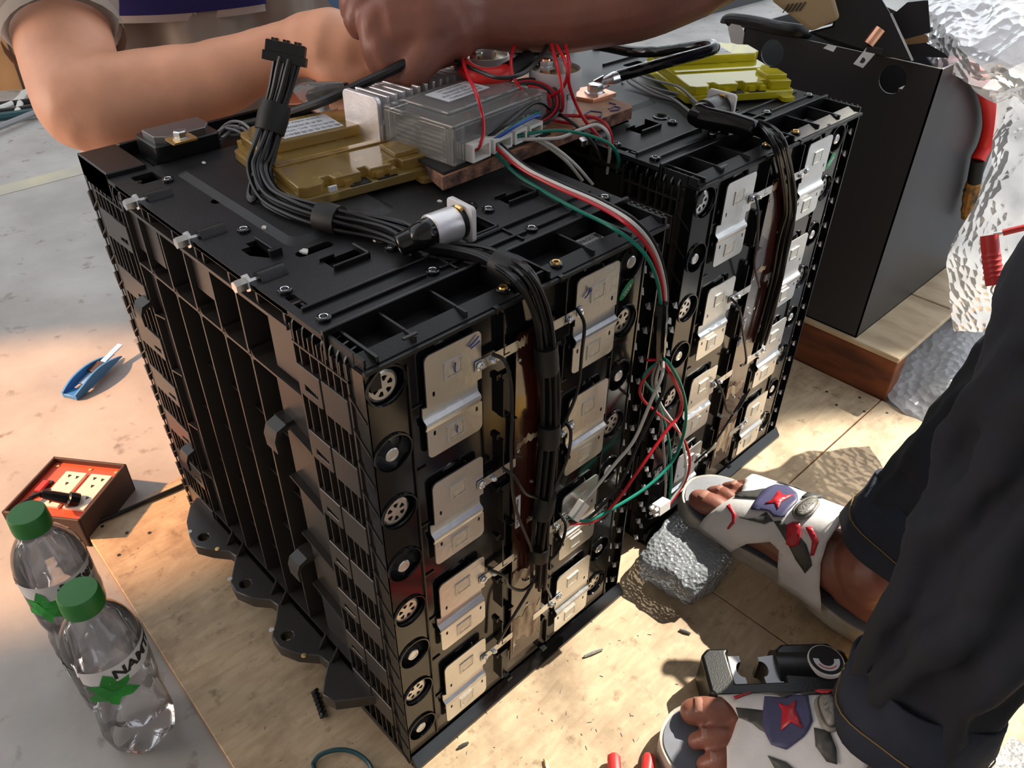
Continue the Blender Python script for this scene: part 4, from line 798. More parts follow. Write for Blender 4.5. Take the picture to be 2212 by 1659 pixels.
wire('white wire slanting from the tape sleeve to the plates of the first pack', 'whitewire', RW, [A(1432, 775, y=-.020), A(1430, 810, y=yc), A(1405, 870, y=yc), A(1370, 950, y=yc + .004), A(1330, 1000, y=yc + .008), A(1285, 1055, y=yc + .014), A(1236, 1110, y=-0.010)])
wire('black wire slanting beside the white one to the first pack', 'wire_black', RW, [A(1428, 775, y=-.020), A(1436, 830, y=yc), A(1415, 885, y=yc), A(1378, 960, y=yc + .004), A(1335, 1050, y=yc + .008), A(1270, 1120, y=yc + .016), A(1230, 1126, y=-0.010)])
yd = -0.016
wire('green wire hanging to the small white plug on the bubble wrap', 'green', 0.0014, [A(1424, 778, y=-.020), A(1390, 815, y=yd), A(1412, 850, y=yd), A(1432, 900, y=yd), A(1446, 960, y=yd), A(1450, 1030, y=yd), A(1446, 1078, y=yd)])
wire('red wire hanging to the small white plug on the bubble wrap', 'red', 0.0014, [A(1424, 776, y=-.020), A(1385, 830, y=yd), A(1388, 862, y=yd), A(1420, 892, y=yd), A(1468, 935, y=yd), A(1490, 990, y=yd), A(1480, 1040, y=yd), A(1445, 1092, y=yd)])
wire('white wire hanging to the small white plug on the bubble wrap', 'whitewire', 0.0014, [A(1428, 778, y=-.020), A(1416, 830, y=yd), A(1428, 875, y=yd), A(1465, 930, y=yd), A(1480, 985, y=yd), A(1478, 1035, y=yd), A(1444, 1088, y=yd)])
wire('grey wire hanging to the small white plug on the bubble wrap', 'greywire', 0.0012, [A(1420, 778, y=-.020), A(1408, 830, y=yd), A(1428, 900, y=yd), A(1434, 980, y=yd), A(1438, 1040, y=yd), A(1436, 1080, y=yd)])
tag(G().tube([A(1398, 778, y=-.018), A(1422, 776, y=-.020)], 0.0013, 6).obj('wire', 'red'), 'short red wire stub at the tape sleeve', 'wire', 'loose thin wires')
# small white plug
pw = thing('wire_plug', 'small white nylon plug resting on the bubble wrapped packet', 'connector', tuple(A(1425, 1095, y=-.030)))
fp = frame(A(1428, 1094, y=-.026), (A(1446, 1082, y=-.026) - A(1408, 1108, y=-.026)), (0.2, 0.2, 1)); G().box(-0.009, 0.009, -0.0055, 0.0055, -0.005, 0.005, fp).obj('housing', 'nylon', pw, bevel=0.0006)
for du in (-.0028, .0028):
    for dv in (-.0026, .0026): G().tube([fp @ Vector((-0.009, du, dv)), fp @ Vector((-0.014, du, dv))], [0.0021, 0.0018], 8).obj('pin_sleeve', 'nylon', pw)
pw2 = thing('wire_plug', 'clear nylon plug against the plates of the first pack', 'connector', tuple(A(1252, 1100, y=-.012)))
fp = frame(A(1250, 1103, y=-.013), (0.8, 0, 0.6), (0.6, 0, -0.8)); G().box(-0.009, 0.009, -0.0055, 0.0055, -0.004, 0.004, fp).obj('housing', 'nylon', pw2, bevel=0.0006)
# ---- around the controller and contactors
wire('red wire arching over the clear cover into the plug housing', 'red', RW, [A(998, 128, z=.520), A(1012, 165, z=.518), A(1030, 205, z=.515), A(1042, 250, z=.500), A(1044, 290, z=.488), A(1034, 318, z=.480), A(1018, 326, z=CZ + .004)])
wire('red wire looping down from the rear contactor to the board', 'red', RW, [A(1116, 82, z=.530), A(1104, 130, z=.520), A(1112, 172, z=.508), A(1135, 205, z=.496), A(1160, 232, z=.486), A(1190, 258, z=BZ + .004), A(1240, 268, z=BZ + .002)])
wire('red wire hanging from the front contactor studs', 'red', RW, [A(1192, 96, z=.528), A(1203, 140, z=.522), A(1212, 180, z=.510), A(1216, 220, z=.494), A(1212, 240, z=.482), A(1195, 232, z=.478)])
wire('red wire crossing the label of the front contactor', 'red', RW, [A(1203, 98, z=.528), A(1220, 132, z=.524), A(1226, 160, z=.516), A(1215, 190, z=.502), A(1195, 205, z=.494), A(1165, 218, z=.486)])
wire('red wire falling past the front contactor into the gap', 'red', RW, [A(1222, 98, z=.528), A(1230, 140, z=.522), A(1228, 175, z=.510), A(1240, 215, z=.490), A(1262, 258, z=.474), A(1290, 292, z=.462), A(1314, 316, z=.452)])
wire('red wire bending off the board down into the gap', 'red', RW, [A(1165, 250, z=.476), A(1230, 250, z=.475), A(1290, 256, z=.474), A(1316, 280, z=.468), A(1322, 320, z=.450), A(1316, 365, z=.425), A(1308, 408, z=.400)])
wire('green wire bending off the board down into the gap', 'green', RW, [A(1098, 300, z=CZ + .004), A(1150, 287, z=.474), A(1210, 282, z=.474), A(1270, 292, z=.472), A(1318, 312, z=.466), A(1336, 345, z=.448), A(1328, 390, z=.415), A(1318, 420, z=.395)])
wire('white wire bending off the board down into the gap', 'whitewire', RW, [A(1098, 302, z=CZ + .003), A(1150, 301, z=.470), A(1210, 297, z=.470), A(1255, 279, z=.474), A(1290, 270, z=.475), A(1313, 288, z=.470), A(1317, 330, z=.448), A(1311, 375, z=.425)])
wire('black wire bending off the board down into the gap', 'wire_black', RW, [A(1030, 312, z=CZ + .006), A(1085, 275, z=.486), A(1155, 222, z=.494), A(1195, 240, z=.482), A(1245, 272, z=.474), A(1290, 325, z=.455), A(1310, 390, z=.415)])
wire('pale grey wire dropping into the gap under the board', 'whitewire', RW, [A(1150, 298, z=.470), A(1185, 318, z=.462), A(1225, 350, z=.450), A(1258, 390, z=.430)])
wire('second pale grey wire dropping into the gap under the board', 'whitewire', RW, [A(1162, 298, z=.470), A(1200, 320, z=.462), A(1242, 355, z=.450), A(1280, 398, z=.428)])
for k, (m_, lab, dr, ph) in enumerate((('red', 'outer red coil of wire beside the front contactor', 0, 0), ('wire_black', 'outer black coil of wire beside the front contactor', 7, .4), ('red', 'inner red coil of wire beside the front contactor', -16, .8), ('wire_black', 'inner black coil of wire beside the front contactor', -7, .2))):
    q = [A(1142 + (62 + dr) * math.cos(a), 222 + (46 + dr * .7) * math.sin(a), z=.488 - 0.013 * math.sin(a)) for a in [ph - 2.4 + i * 5.0 / 11 for i in range(12)]]
    wire(lab, m_, 0.0016, q, k=5)
for k, (m_, lab) in enumerate((('green', 'green wire of the small blue and green loop at the clear cover'), ('bluewire', 'blue wire of the small blue and green loop at the clear cover'))):
    wire(lab, m_, 0.0014, [A(1022, 320 + 3 * k, z=CZ + .004), A(1070, 300, z=.480), A(1110, 272 + 3 * k, z=.486), A(1150, 250 + 4 * k, z=.488), A(1166, 243 + 5 * k, z=.486), A(1150, 240, z=.482), A(1118, 262, z=.478)])
wire('black wire running from the rear contactor behind the hand', 'wire_black', 0.0016, [A(1042, 92, z=.522), A(1020, 108, z=.520), A(1000, 128, z=.518), A(985, 150, z=.515)])
wire('black wire sagging across the red cable between contactors', 'wire_black', 0.0019, [A(985, 132, z=.519), A(1030, 152, z=.518), A(1080, 168, z=.517), A(1130, 158, z=.518), A(1165, 125, z=.522), A(1185, 92, z=.526)])
# heavy cables
hc = thing('heavy_cable', 'thick black cable with crimped lug looping over the yellow module', 'cable', tuple(A(1330, 170, z=.478)))
G().tube(spline([A(1330, 166, z=.482), A(1390, 149, z=.488), A(1450, 132, z=.494), A(1510, 116, z=.499), A(1542, 105, z=.502), A(1534, 97, z=.500), A(1490, 103, z=.492), A(1430, 111, z=.484), A(1370, 112, z=.478), A(1320, 103, z=.474), A(1270, 94, z=.472)], 8), 0.0058, 12).obj('jacket', 'black_gloss', hc)
G().tube([A(1306, 175, z=.4785), A(1322, 170, z=.4815), A(1336, 165, z=.4820)], [0.004, 0.0058, 0.0062], 12).obj('lug_barrel', 'zinc', hc); G().tube([A(1288, 186, z=.4735), A(1310, 174, z=.4780)], 0.0066, 10, flat=0.35).obj('lug_tongue', 'zinc', hc)
rc = thing('heavy_cable', 'thick red cable with black heat shrink between the contactors', 'cable', tuple(A(1060, 165, z=.500)))
rpts = spline([A(985, 105, z=.508), A(998, 140, z=.510), A(1030, 163, z=.508), A(1070, 165, z=.507), A(1098, 155, z=.507)], 7); G().tube(rpts, 0.0080, 14).obj('jacket', 'red_cable', rc)
G().tube(spline([A(1094, 157, z=.507), A(1120, 143, z=.509), A(1144, 128, z=.512)], 5), 0.0086, 14).obj('heat_shrink', 'black_matte', rc)
bc_ = G().tube(spline([A(520, 272, z=.462), A(590, 255, z=.470), A(650, 236, z=.482), A(710, 214, z=.494), A(780, 182, z=.506), A(850, 150, z=.518), A(900, 120, z=.526)], 6), 0.0042, 10).obj('cable', 'wire_black'); tag(bc_, 'black cable slanting up past the heat sink fins to the hands', 'cable')
gl = thing('insulated_lug', 'cable lug in a clear sleeve over the copper terminal bar', 'cable lug', tuple(A(690, 225, z=.480)))
G().tube(spline([A(742, 190, z=.494), A(700, 194, z=.494), A(660, 200, z=.492), A(645, 212, z=.488)], 5), [0.0055 + 0.0003 * i for i in range(16)], 12).obj('clear_sleeve', 'clearbox', gl); G().tube(spline([A(752, 188, z=.494), A(710, 193, z=.494), A(672, 205, z=.488), A(680, 222, z=.482)], 5), 0.0044, 10).obj('core', 'black_gloss', gl)
for (a, b, c_) in (((470, 285), (510, 268), (545, 300)),):
    wb = thing('wiring_harness', 'short black loom behind the amber module', 'wire harness', tuple(A(500, 290, z=.458)), 'black wire looms')
    bundle(wb, [A(470, 300, z=.452), A(492, 280, z=.456), A(525, 278, z=.460), A(552, 292, z=.458)], 6, 0.0055, 0.0014, 'greywire')
# ================================================================ cabinet, timber, bubble wrap on the far right
tb = thing('timber_block', 'brown timber bearer with a pale plywood top under the cabinet', 'timber', (0.99, 0.1, FZ))
G().box(0.8355, 0.868, -0.0455, 0.46, FZ, 0.0660).obj('bearer', 'brown_block', tb, smooth=0, bevel=0.0015)
G().box(1.120, 1.150, -0.0455, 0.46, FZ, 0.0660).obj('bearer', 'brown_block', tb, smooth=0, bevel=0.0015)
G().box(0.8345, 1.022, -0.0465, 0.46, 0.0660, 0.0745).obj('plank', 'pale_block', tb, smooth=0, bevel=0.002); G().box(1.026, 1.180, -0.060, 0.46, 0.0660, 0.0740).obj('plank', 'pale_block', tb, smooth=0, bevel=0.002)
CX0, CX1, CY0, CY1, CZ0, CZ1 = 0.840, 1.160, 0.022, 0.292, 0.0745, 0.452
cab = thing('steel_cabinet', 'dark grey sheet steel cabinet with round holes, standing open on timber', 'cabinet', (1.0, 0.15, CZ0))
holes = [circ(0.0757, 0.4290, 0.0170, 24), circ(0.2434, 0.4270, 0.0170, 24)]
G().holed([(CY0, CZ0), (CY1, CZ0), (CY1, CZ1), (CY0, CZ1)], holes, YZ(CX0), 0, 0.002).obj('front_panel', 'cab_dark', cab, smooth=0)
def quad_panel(name, pts, th=(0, 0.002, 0)):
    a = [Vector(p) for p in pts]; b = [p + Vector(th) for p in a]; return G().rings([a, b]).obj(name, 'cab_dark', cab, smooth=0)
quad_panel('side_panel', [(CX0, CY0, CZ0), (CX1, CY0, CZ0), (CX1, CY0, CZ1 - 0.06), (0.918, CY0, CZ1), (CX0, CY0, CZ1)])
quad_panel('rear_side_panel', [(CX0, CY1, CZ0), (CX1, CY1, CZ0), (CX1, CY1, CZ1), (CX0, CY1, CZ1)], (0, -0.002, 0)); quad_panel('back_panel', [(CX1, CY0, CZ0), (CX1, CY1, CZ0), (CX1, CY1, CZ1), (CX1, CY0, CZ1 - 0.06)], (-0.002, 0, 0)); quad_panel('bottom_panel', [(CX0, CY0, CZ0), (CX1, CY0, CZ0), (CX1, CY1, CZ0), (CX0, CY1, CZ0)], (0, 0, 0.002))
G().box(CX0 + 0.03, CX1 - 0.05, CY0 + 0.05, CY0 + 0.055, 0.405, 0.412).obj('inner_rail', 'beige', cab, smooth=0)
# white edge trims on the bare cut edges
G().box(CX0, CX0 + 0.0015, CY0, CY0 + 0.075, CZ1 - 0.0002, CZ1 + 0.0008).obj('edge_strip', 'white', cab, smooth=0); G().box(CX0, 0.918, CY0 - 0.0002, CY0 + 0.0014, CZ1 - 0.0002, CZ1 + 0.0008).obj('edge_strip', 'white', cab, smooth=0)
# circuit breaker with beige body leaning on the cabinet top
br = thing('circuit_breaker', 'beige and black circuit breaker with metal terminal tabs on the cabinet', 'circuit breaker', (0.83, 0.12, CZ1))
D0 = 1.095
def dslab(quad, d, th, name, m, par, bevel=0.0):
    a = [at(px, py, d=d) for px, py in quad]; n = (a[1] - a[0]).cross(a[3] - a[0]).normalized()
    if n.dot(CAM_LOC - a[0]) > 0: n = -n
    return G().rings([a, [p + n * th for p in a]]).obj(name, m, par, smooth=0, bevel=bevel)
dslab([(1665, 0), (1752, 68), (1815, 40), (1790, -50), (1700, -60)], 1.075, 0.05, 'beige_body', 'beige', br, 0.004)
for k in range(5): dslab([(1690 + k * 9, 27 - k), (1703 + k * 9, 8 - k), (1705 + k * 9, 9 - k), (1692 + k * 9, 28 - k)], 1.073, 0.002, 'vent_slot', 'black_matte', br)
dslab([(1745, 70), (1800, 55), (1800, -60), (1870, -60), (1925, 30), (1972, 130), (1900, 122), (1800, 95)], 1.105, 0.05, 'black_base', 'black', br, 0.002)
for q, d_ in (([(1843, 138), (1864, 147), (1896, 110), (1874, 100)], 1.098), ([(1778, 104), (1800, 112), (1808, 100), (1790, 95)], 1.102)):
    dslab(q, d_, 0.002, 'terminal_tab', 'zinc', br)
G().tube([at(1862, 130, d=1.0972), at(1864, 131, d=1.0990)], 0.0032, 10).obj('tab_hole', 'black_matte', br)
G().tube([at(1876, 96, d=1.098), at(1902, 62, d=1.100)], 0.0065, 10).obj('copper_stud', 'copper', br); G().tube([at(1872, 104, d=1.097), at(1906, 112, d=1.099)], 0.004, 8).obj('collar', 'black_matte', br)
dslab([(1922, 30), (1927, 28), (1974, 130), (1969, 132)], 1.098, 0.003, 'edge', 'zinc', br)
# pieces sticking up inside the cabinet
wdg = thing('insulation_wedge', 'black folded insulation sheet with a peach back inside the cabinet', 'sheet', (0.93, 0.06, 0.43))
dslab([(1925, 35), (1960, 5), (2005, 0), (2010, 70), (1955, 85)], 1.13, 0.003, 'black_fold', 'black_matte', wdg); dslab([(1950, 85), (1970, 60), (2005, 78), (2005, 92), (1955, 97)], 1.15, 0.003, 'peach_back', 'tan_box', wdg); dslab([(1955, 98), (2000, 92), (2040, 115), (2050, 125), (1970, 122)], 1.14, 0.003, 'black_fold', 'black_matte', wdg)
# black cable over the cabinet edge and bright reflector lug
cc = thing('heavy_cable', 'thick black cable lying over the top edge of the dark cabinet', 'cable', tuple(at(1650, 60, x=0.835)))
G().tube(spline([at(1568, 52, x=.84), at(1575, 43, x=.842), at(1620, 47, x=.842), at(1680, 60, x=.838), at(1720, 66, x=.84), at(1745, 70, x=.86)], 6), 0.0085, 12).obj('jacket', 'black_matte', cc)
dslab([(1572, 60), (1580, 51), (1600, 55), (1608, 70), (1604, 100), (1592, 108), (1580, 95)], 1.195, 0.010, 'lug_plate', 'grey_disc', cc)
# red cable hanging outside the cabinet, taped end
r2 = thing('heavy_cable', 'thick red cable with black and orange taped end beside the cabinet', 'cable', tuple(at(2120, 350, y=0.01)))
yq = 0.008
G().tube(spline([at(2030, 140, y=0.045), at(2075, 142, y=0.03), at(2110, 165, y=yq), at(2132, 205, y=yq), at(2140, 260, y=yq), at(2130, 310, y=yq), at(2112, 345, y=yq)], 7), 0.0100, 14).obj('jacket', 'red_cable', r2)
G().tube([at(2114, 342, y=yq), at(2104, 395, y=yq)], 0.0098, 14).obj('heat_shrink', 'black_matte', r2); G().tube(spline([at(2104, 392, y=yq), at(2096, 425, y=yq), at(2085, 470, y=yq)], 5), [0.0098, 0.011, 0.0105, 0.012, 0.0105, 0.0110, 0.0100, 0.0085, 0.009, 0.007, 0.006], 10).obj('orange_tape', 'rust', r2)
# bubble wrap: crumpled sheets
def crumple(name, label, grid, amp, seed, thick=0.0006, m='bubble', group='bubble wrap', ns=9.0, cells=140):
    """grid of corner rows of points -> subdivided wrinkled sheet with bubbles"""
    rows = [spline(r, 10) for r in grid]; nr = []
    for j in range(len(rows[0])): nr.append(spline([r[j] for r in rows], 10))
    g = G(); random.seed(seed); pts = []
    for col in nr:
        cc_ = []
        for p in col:
            o1 = noise.noise_vector(p * ns + Vector((seed, 0, 0))) * amp; o2 = noise.noise_vector(p * ns * 3.3 + Vector((0, seed, 0))) * amp * 0.75
            rd = abs(noise.noise(p * ns * 2 + Vector((seed, seed, 0)))) * amp * 0.8
            cc_.append(p + o1 + o2 + Vector((0, 0, rd)))
        pts.append(cc_)
    g.rings(pts, False, False); o = g.obj(name, m, smooth=0)
    for p in o.data.polygons: p.use_smooth = True
    s = o.modifiers.new('sub', 'SUBSURF'); s.levels = 1; s.render_levels = 1
    tex = bpy.data.textures.new(name + '_b', 'VORONOI'); tex.noise_scale = 1.0 / cells; tex.intensity = 1.0
    return tag(o, label, 'bubble wrap', group)
yb = lambda px, py, d: at(px, py, d=d)
crumple('bubble_wrap', 'large crumpled bubble wrap draped over the cabinet corner', [
    [yb(1965, -60, 1.26), yb(2050, -70, 1.30), yb(2150, -70, 1.30), yb(2280, -60, 1.26)],
    [yb(1968, 40, 1.22), yb(2040, 40, 1.19), yb(2140, 40, 1.18), yb(2280, 40, 1.18)],
    [yb(1990, 110, 1.20), yb(2060, 110, 1.165), yb(2150, 120, 1.15), yb(2280, 120, 1.15)],
    [yb(2060, 170, 1.19), yb(2090, 190, 1.17), yb(2170, 200, 1.15), yb(2280, 200, 1.15)],
    [yb(2105, 205, 1.20), yb(2130, 225, 1.19), yb(2180, 235, 1.18), yb(2280, 240, 1.17)]], 0.016, 3.1)
crumple('bubble_wrap', 'hanging tail of bubble wrap in front of the cabinet side', [
    [yb(2150, 200, 1.20), yb(2180, 210, 1.19), yb(2220, 220, 1.18), yb(2280, 220, 1.17)],
    [yb(2130, 380, 1.18), yb(2160, 390, 1.16), yb(2210, 400, 1.15), yb(2280, 400, 1.14)],
    [yb(2055, 530, 1.19), yb(2110, 530, 1.17), yb(2180, 540, 1.15), yb(2280, 540, 1.14)],
    [yb(2048, 610, 1.20), yb(2110, 620, 1.18), yb(2180, 620, 1.16), yb(2280, 620, 1.14)],
    [yb(2065, 720, 1.22), yb(2110, 720, 1.20), yb(2180, 720, 1.18), yb(2280, 720, 1.15)]], 0.006, 8.7)
fz_ = lambda px, py, z=0.01: at(px, py, z=z)
crumple('bubble_wrap', 'flattened bubble wrap on the floor beside the timber block', [
    [fz_(1990, 720, .03), fz_(2060, 660, .05), fz_(2130, 640, .06), fz_(2260, 640, .06)],
    [fz_(1950, 780, .02), fz_(2020, 760, .035), fz_(2100, 750, .05), fz_(2260, 750, .05)],
    [fz_(1918, 855, .006), fz_(1990, 840, .02), fz_(2080, 830, .04), fz_(2260, 830, .04)],
    [fz_(1945, 885, 0.003), fz_(2030, 900, .012), fz_(2100, 920, .02), fz_(2260, 940, .02)],
    [fz_(1990, 910, 0.0), fz_(2040, 925, .006), fz_(2110, 950, .006), fz_(2260, 990, .006)]], 0.008, 5.3)
# wrapped packet under the sandal
pk = thing('wrapped_packet', 'bubble wrapped packet with a dark part inside, under the sandal toe', 'packet', (0.36, -0.03, 0.0))
def blob_box(x0, x1, y0, y1, z0, z1, n, amp, seed, m, name, rot=0, sub=False):
    bm = bmesh.new(); bmesh.ops.create_cube(bm, size=1.0); bmesh.ops.subdivide_edges(bm, edges=bm.edges, cuts=n, use_grid_fill=True)
    c = Vector(((x0 + x1) / 2, (y0 + y1) / 2, (z0 + z1) / 2)); R = Matrix.Rotation(math.radians(rot), 4, 'Z')
    for v in bm.verts:
        q = v.co.copy(); l = max(abs(q.x), abs(q.y), abs(q.z)) * 2
        s_ = Vector((q.x, q.y, q.z)) ; rr = (abs(q.x * 2) ** 6 + abs(q.y * 2) ** 6 + abs(q.z * 2) ** 6) ** (1 / 6); s_ = s_ / max(rr, 1e-6)
        p = Vector((s_.x * (x1 - x0), s_.y * (y1 - y0), s_.z * (z1 - z0)))
        p += noise.noise_vector(p * 60 + Vector((seed, 0, 0))) * amp + noise.noise_vector(p * 170 + Vector((0, seed, 0))) * amp * .5
        v.co = c + (R @ p)
        if v.co.z < 0.0006: v.co.z = 0.0006
    me = bpy.data.meshes.new(name); bm.to_mesh(me); bm.free(); me.materials.append(M[m])
    for p in me.polygons: p.use_smooth = True
    o = bpy.data.objects.new(name, me); COL.objects.link(o); o.parent = pk; o.matrix_parent_inverse = Matrix.Translation(-pk.location); return o
blob_box(0.318, 0.500, -0.070, 0.012, -0.002, 0.042, 14, 0.0045, 2.0, 'bubble_packet', 'wrap', rot=6)
blob_box(0.330, 0.480, -0.055, -0.010, 0.004, 0.030, 6, 0.0006, 5.0, 'black_matte', 'dark_part', rot=6)
# alligator clip lead
cl = thing('test_lead', 'red alligator clip lead with a ribbed grip in front of the bubble wrap', 'test lead', tuple(at(2140, 560, d=.92)))
DD = .905
rp_ = [at(2137, 508, d=DD), at(2139, 530, d=DD), at(2142, 560, d=DD), at(2146, 590, d=DD), at(2149, 616, d=DD)]
G().tube([rp_[0], rp_[1]], [0.0078, 0.0080], 16).obj('grip', 'red_grip', cl); pr = spline([rp_[1], rp_[2], rp_[3], rp_[4]], 8); G().tube(pr, [0.0080 + (0.0007 if (i % 3 == 0 and 3 < i < 20) else 0) for i in range(len(pr))], 16).obj('ribbed_grip', 'red_grip', cl)
G().tube([at(2146, 506, d=DD), at(2168, 503, d=DD)], 0.0022, 8).obj('tip', 'zinc', cl); G().tube(spline([at(2166, 503, d=DD), at(2190, 497, d=DD), at(2230, 488, d=DD), at(2320, 470, d=DD)], 5), 0.0032, 8).obj('lead', 'red_grip', cl)
G().tube(spline([at(2147, 614, d=DD), at(2141, 628, d=DD + .004), at(2150, 640, d=DD + .01), at(2170, 665, d=DD + .03)], 5), 0.0009, 6).obj('wire_end', 'whitewire', cl)
# far tray of pale round tins beyond the pale floor
tr = thing('tin_tray', 'dark low tray far behind on the floor', 'tray', (2.9, 2.1, FZ)); G().box(2.30, 4.2, 1.56, 2.9, FZ, 0.03).obj('tray', 'dark_floor', tr, smooth=0)
dm = G().lathe([(0.0001, 0), (0.062, 0), (0.062, 0.035), (0.056, 0.042), (0.0001, 0.042)], 20).mesh('tin', 30); dm.materials.append(M['grey_disc'])
for i in range(7):
    for j in range(4):
        o = bpy.data.objects.new('tin', dm); COL.objects.link(o); o.location = (2.42 + i * 0.150 + (j % 2) * 0.075, 1.64 + j * 0.135, 0.03); tag(o, 'pale round tin lid in the dark tray far behind the packs', 'tin', 'pale tins in the far tray')
# ================================================================ left side: bottles, socket box, knife, far clutter
def bottle(o, th, label, txt):
    """th: rotation of the printed label"""
    t = thing('water_bottle', label, 'bottle', o, 'water bottles'); T = Matrix.Translation(Vector(o)) @ Matrix.Rotation(th, 4, 'Z')
    prof = [(0.0001, 0.006), (0.012, 0.004), (0.022, 0.001), (0.028, 0.003), (0.0300, 0.012), (0.0312, 0.030), (0.0300, 0.045), (0.0285, 0.060), (0.0298, 0.070), (0.0312, 0.078), (0.0314, 0.090), (0.0314, 0.142), (0.0310, 0.146), (0.0298, 0.153), (0.0265, 0.163), (0.0215, 0.172), (0.0155, 0.181), (0.0135, 0.186), (0.0135, 0.190), (0.0160, 0.191), (0.0160, 0.193), (0.0130, 0.194), (0.0130, 0.200)]
    g = G(); n = 40; R = []
    for r, z in prof:
        ring = []
        for j in range(n):
            a = 2 * PI * j / n; rr = r
            if z < 0.02 and r > 0.02: rr = r * (1 - 0.06 * (1 - z / 0.02) * (0.5 + 0.5 * math.cos(5 * a)))
            zz = z + (0.006 * (0.5 + 0.5 * math.cos(5 * a)) if 0.015 < r and z < 0.004 else 0)
            if 0.02 < z < 0.066: rr = r + 0.0011 * math.sin(5 * a + z * 150)
            ring.append(T @ Vector((rr * math.cos(a), rr * math.sin(a), zz)))
        R.append(ring)
    g.rings(R, True, False); g.obj('shell', 'pet', t, smooth=60)
    g = G(); R = []
    for r, z in [(0.0001, 0.0065), (0.020, 0.006), (0.0270, 0.006), (0.0290, 0.014), (0.0300, 0.030), (0.0290, 0.045), (0.0277, 0.060), (0.0290, 0.070), (0.0303, 0.080), (0.0305, 0.142), (0.0302, 0.146), (0.0001, 0.146)]:
        R.append([T @ Vector((r * math.cos(2 * PI * j / n), r * math.sin(2 * PI * j / n), z)) for j in range(n)])
    g.rings(R, True, False); g.obj('water', 'water', t, smooth=60)
    G().lathe([(0.0001, 0.188), (0.0165, 0.188), (0.0168, 0.192), (0.0162, 0.2045), (0.0150, 0.2065), (0.0001, 0.2070)], 40, T).obj('cap', 'cap_green', t, smooth=40)
    RL = 0.0317; sp = lambda a, z, e=0.0: T @ Vector(((RL + e) * math.cos(a), (RL + e) * math.sin(a), z))
    lab_ = G().rings([[sp(2 * PI * j / 48, z) for j in range(48)] for z in (0.090, 0.142)], True, False).obj('label_film', 'pet_label', t)
    def band(a0, a1, lo, hi, m, name, e=0.0003):
        k = 24; g = G(); g.rings([[sp(a0 + (a1 - a0) * j / k, lo(j / k), e) for j in range(k + 1)], [sp(a0 + (a1 - a0) * j / k, hi(j / k), e) for j in range(k + 1)]], False, False); return g.obj(name, m, lab_)
    for s_, a0 in ((txt[0], 0.0), (txt[1], PI)):
        band(a0 - 1.35, a0 + 1.35, lambda u: 0.1165 + 0.008 * (2 * u - 1) ** 2, lambda u: 0.1405, 'shirt_white', 'white_wave')
        tg = text_geo(s_, 0.0150, None, lambda x, y, a0=a0: sp(a0 + 0.48 + x / RL, 0.1300 + y, 0.0007), bold=0.0006); tg.obj('lettering', 'ink', lab_, smooth=0)
        for k in range(6):      # leaf rosette
            an = k * PI / 3 + 0.5; L = 0.0235 if k % 2 else 0.0195; c = (a0 - 0.72, 0.1120); poly = [(0, 0), (0.45 * L, 0.30 * L), (L, 0.06 * L), (0.78 * L, -0.20 * L), (0.4 * L, -0.28 * L)]
            q = [sp(c[0] + (u * math.cos(an) - v * math.sin(an)) / RL, max(0.0905, c[1] + u * math.sin(an) + v * math.cos(an)), 0.0009 + 0.0001 * k) for u, v in poly]
            G().add(q, [(0, 1, 2, 3, 4)]).obj('leaf_print', 'leaf', lab_, smooth=0)
    g = G()
    for k in range(12): a = -1.9 + k * 0.03; g.add([sp(a, 0.090, .0004), sp(a + 0.016, 0.090, .0004), sp(a + 0.016, 0.102, .0004), sp(a, 0.102, .0004)], [(0, 1, 2, 3)])
    g.obj('barcode', 'ink_grey', lab_, smooth=0)
    return t
b1 = at(288, 1548, z=FZ); b2 = at(140, 1290, z=FZ)
bottle((-0.1600, 0.2080, FZ), math.radians(-70), 'clear water bottle with green cap, the one away from the socket box', ('NAMTHIP', 'น้ำทิพย์'))
bottle((-0.1600, 0.3270, FZ), math.radians(-92 + 180), 'clear water bottle with green cap, next to the orange socket box', ('NAMTHIP', 'น้ำทิพย์'))
# ---- orange socket box
sb = thing('socket_box', 'orange power socket box in a brown case on the concrete', 'socket box', tuple(at(150, 1060, z=FZ)))
zt = 0.032
cTL, cTR, cBR, cBL = at(112, 984, z=zt), at(273, 1002, z=zt), at(166, 1124, z=zt), at(2, 1106, z=zt)
e1 = ((cTR - cTL) + (cBR - cBL)) / 2; e2 = ((cTL - cBL) + (cTR - cBR)) / 2; ob = cBL.copy()
Q = lambda u, v, z: Vector((ob.x + e1.x * u + e2.x * v, ob.y + e1.y * u + e2.y * v, z))
def qbox(u0, u1, v0, v1, z0, z1, name, m, par, bevel=0.0): return G().rings([[Q(u0, v0, z0), Q(u1, v0, z0), Q(u1, v1, z0), Q(u0, v1, z0)], [Q(u0, v0, z1), Q(u1, v0, z1), Q(u1, v1, z1), Q(u0, v1, z1)]]).obj(name, m, par, smooth=0, bevel=bevel)
w_ = 0.035
for u0, u1, v0, v1 in ((0, 1, 0, w_), (0, 1, 1 - w_, 1), (0, w_, 0, 1), (1 - w_, 1, 0, 1)): qbox(u0, u1, v0, v1, FZ, zt, 'case_wall', 'frame_brown', sb, 0.001)
pan = qbox(w_, 1 - w_, w_, 1 - w_, zt - 0.012, zt - 0.007, 'orange_panel', 'orange', sb)
zp = zt - 0.007
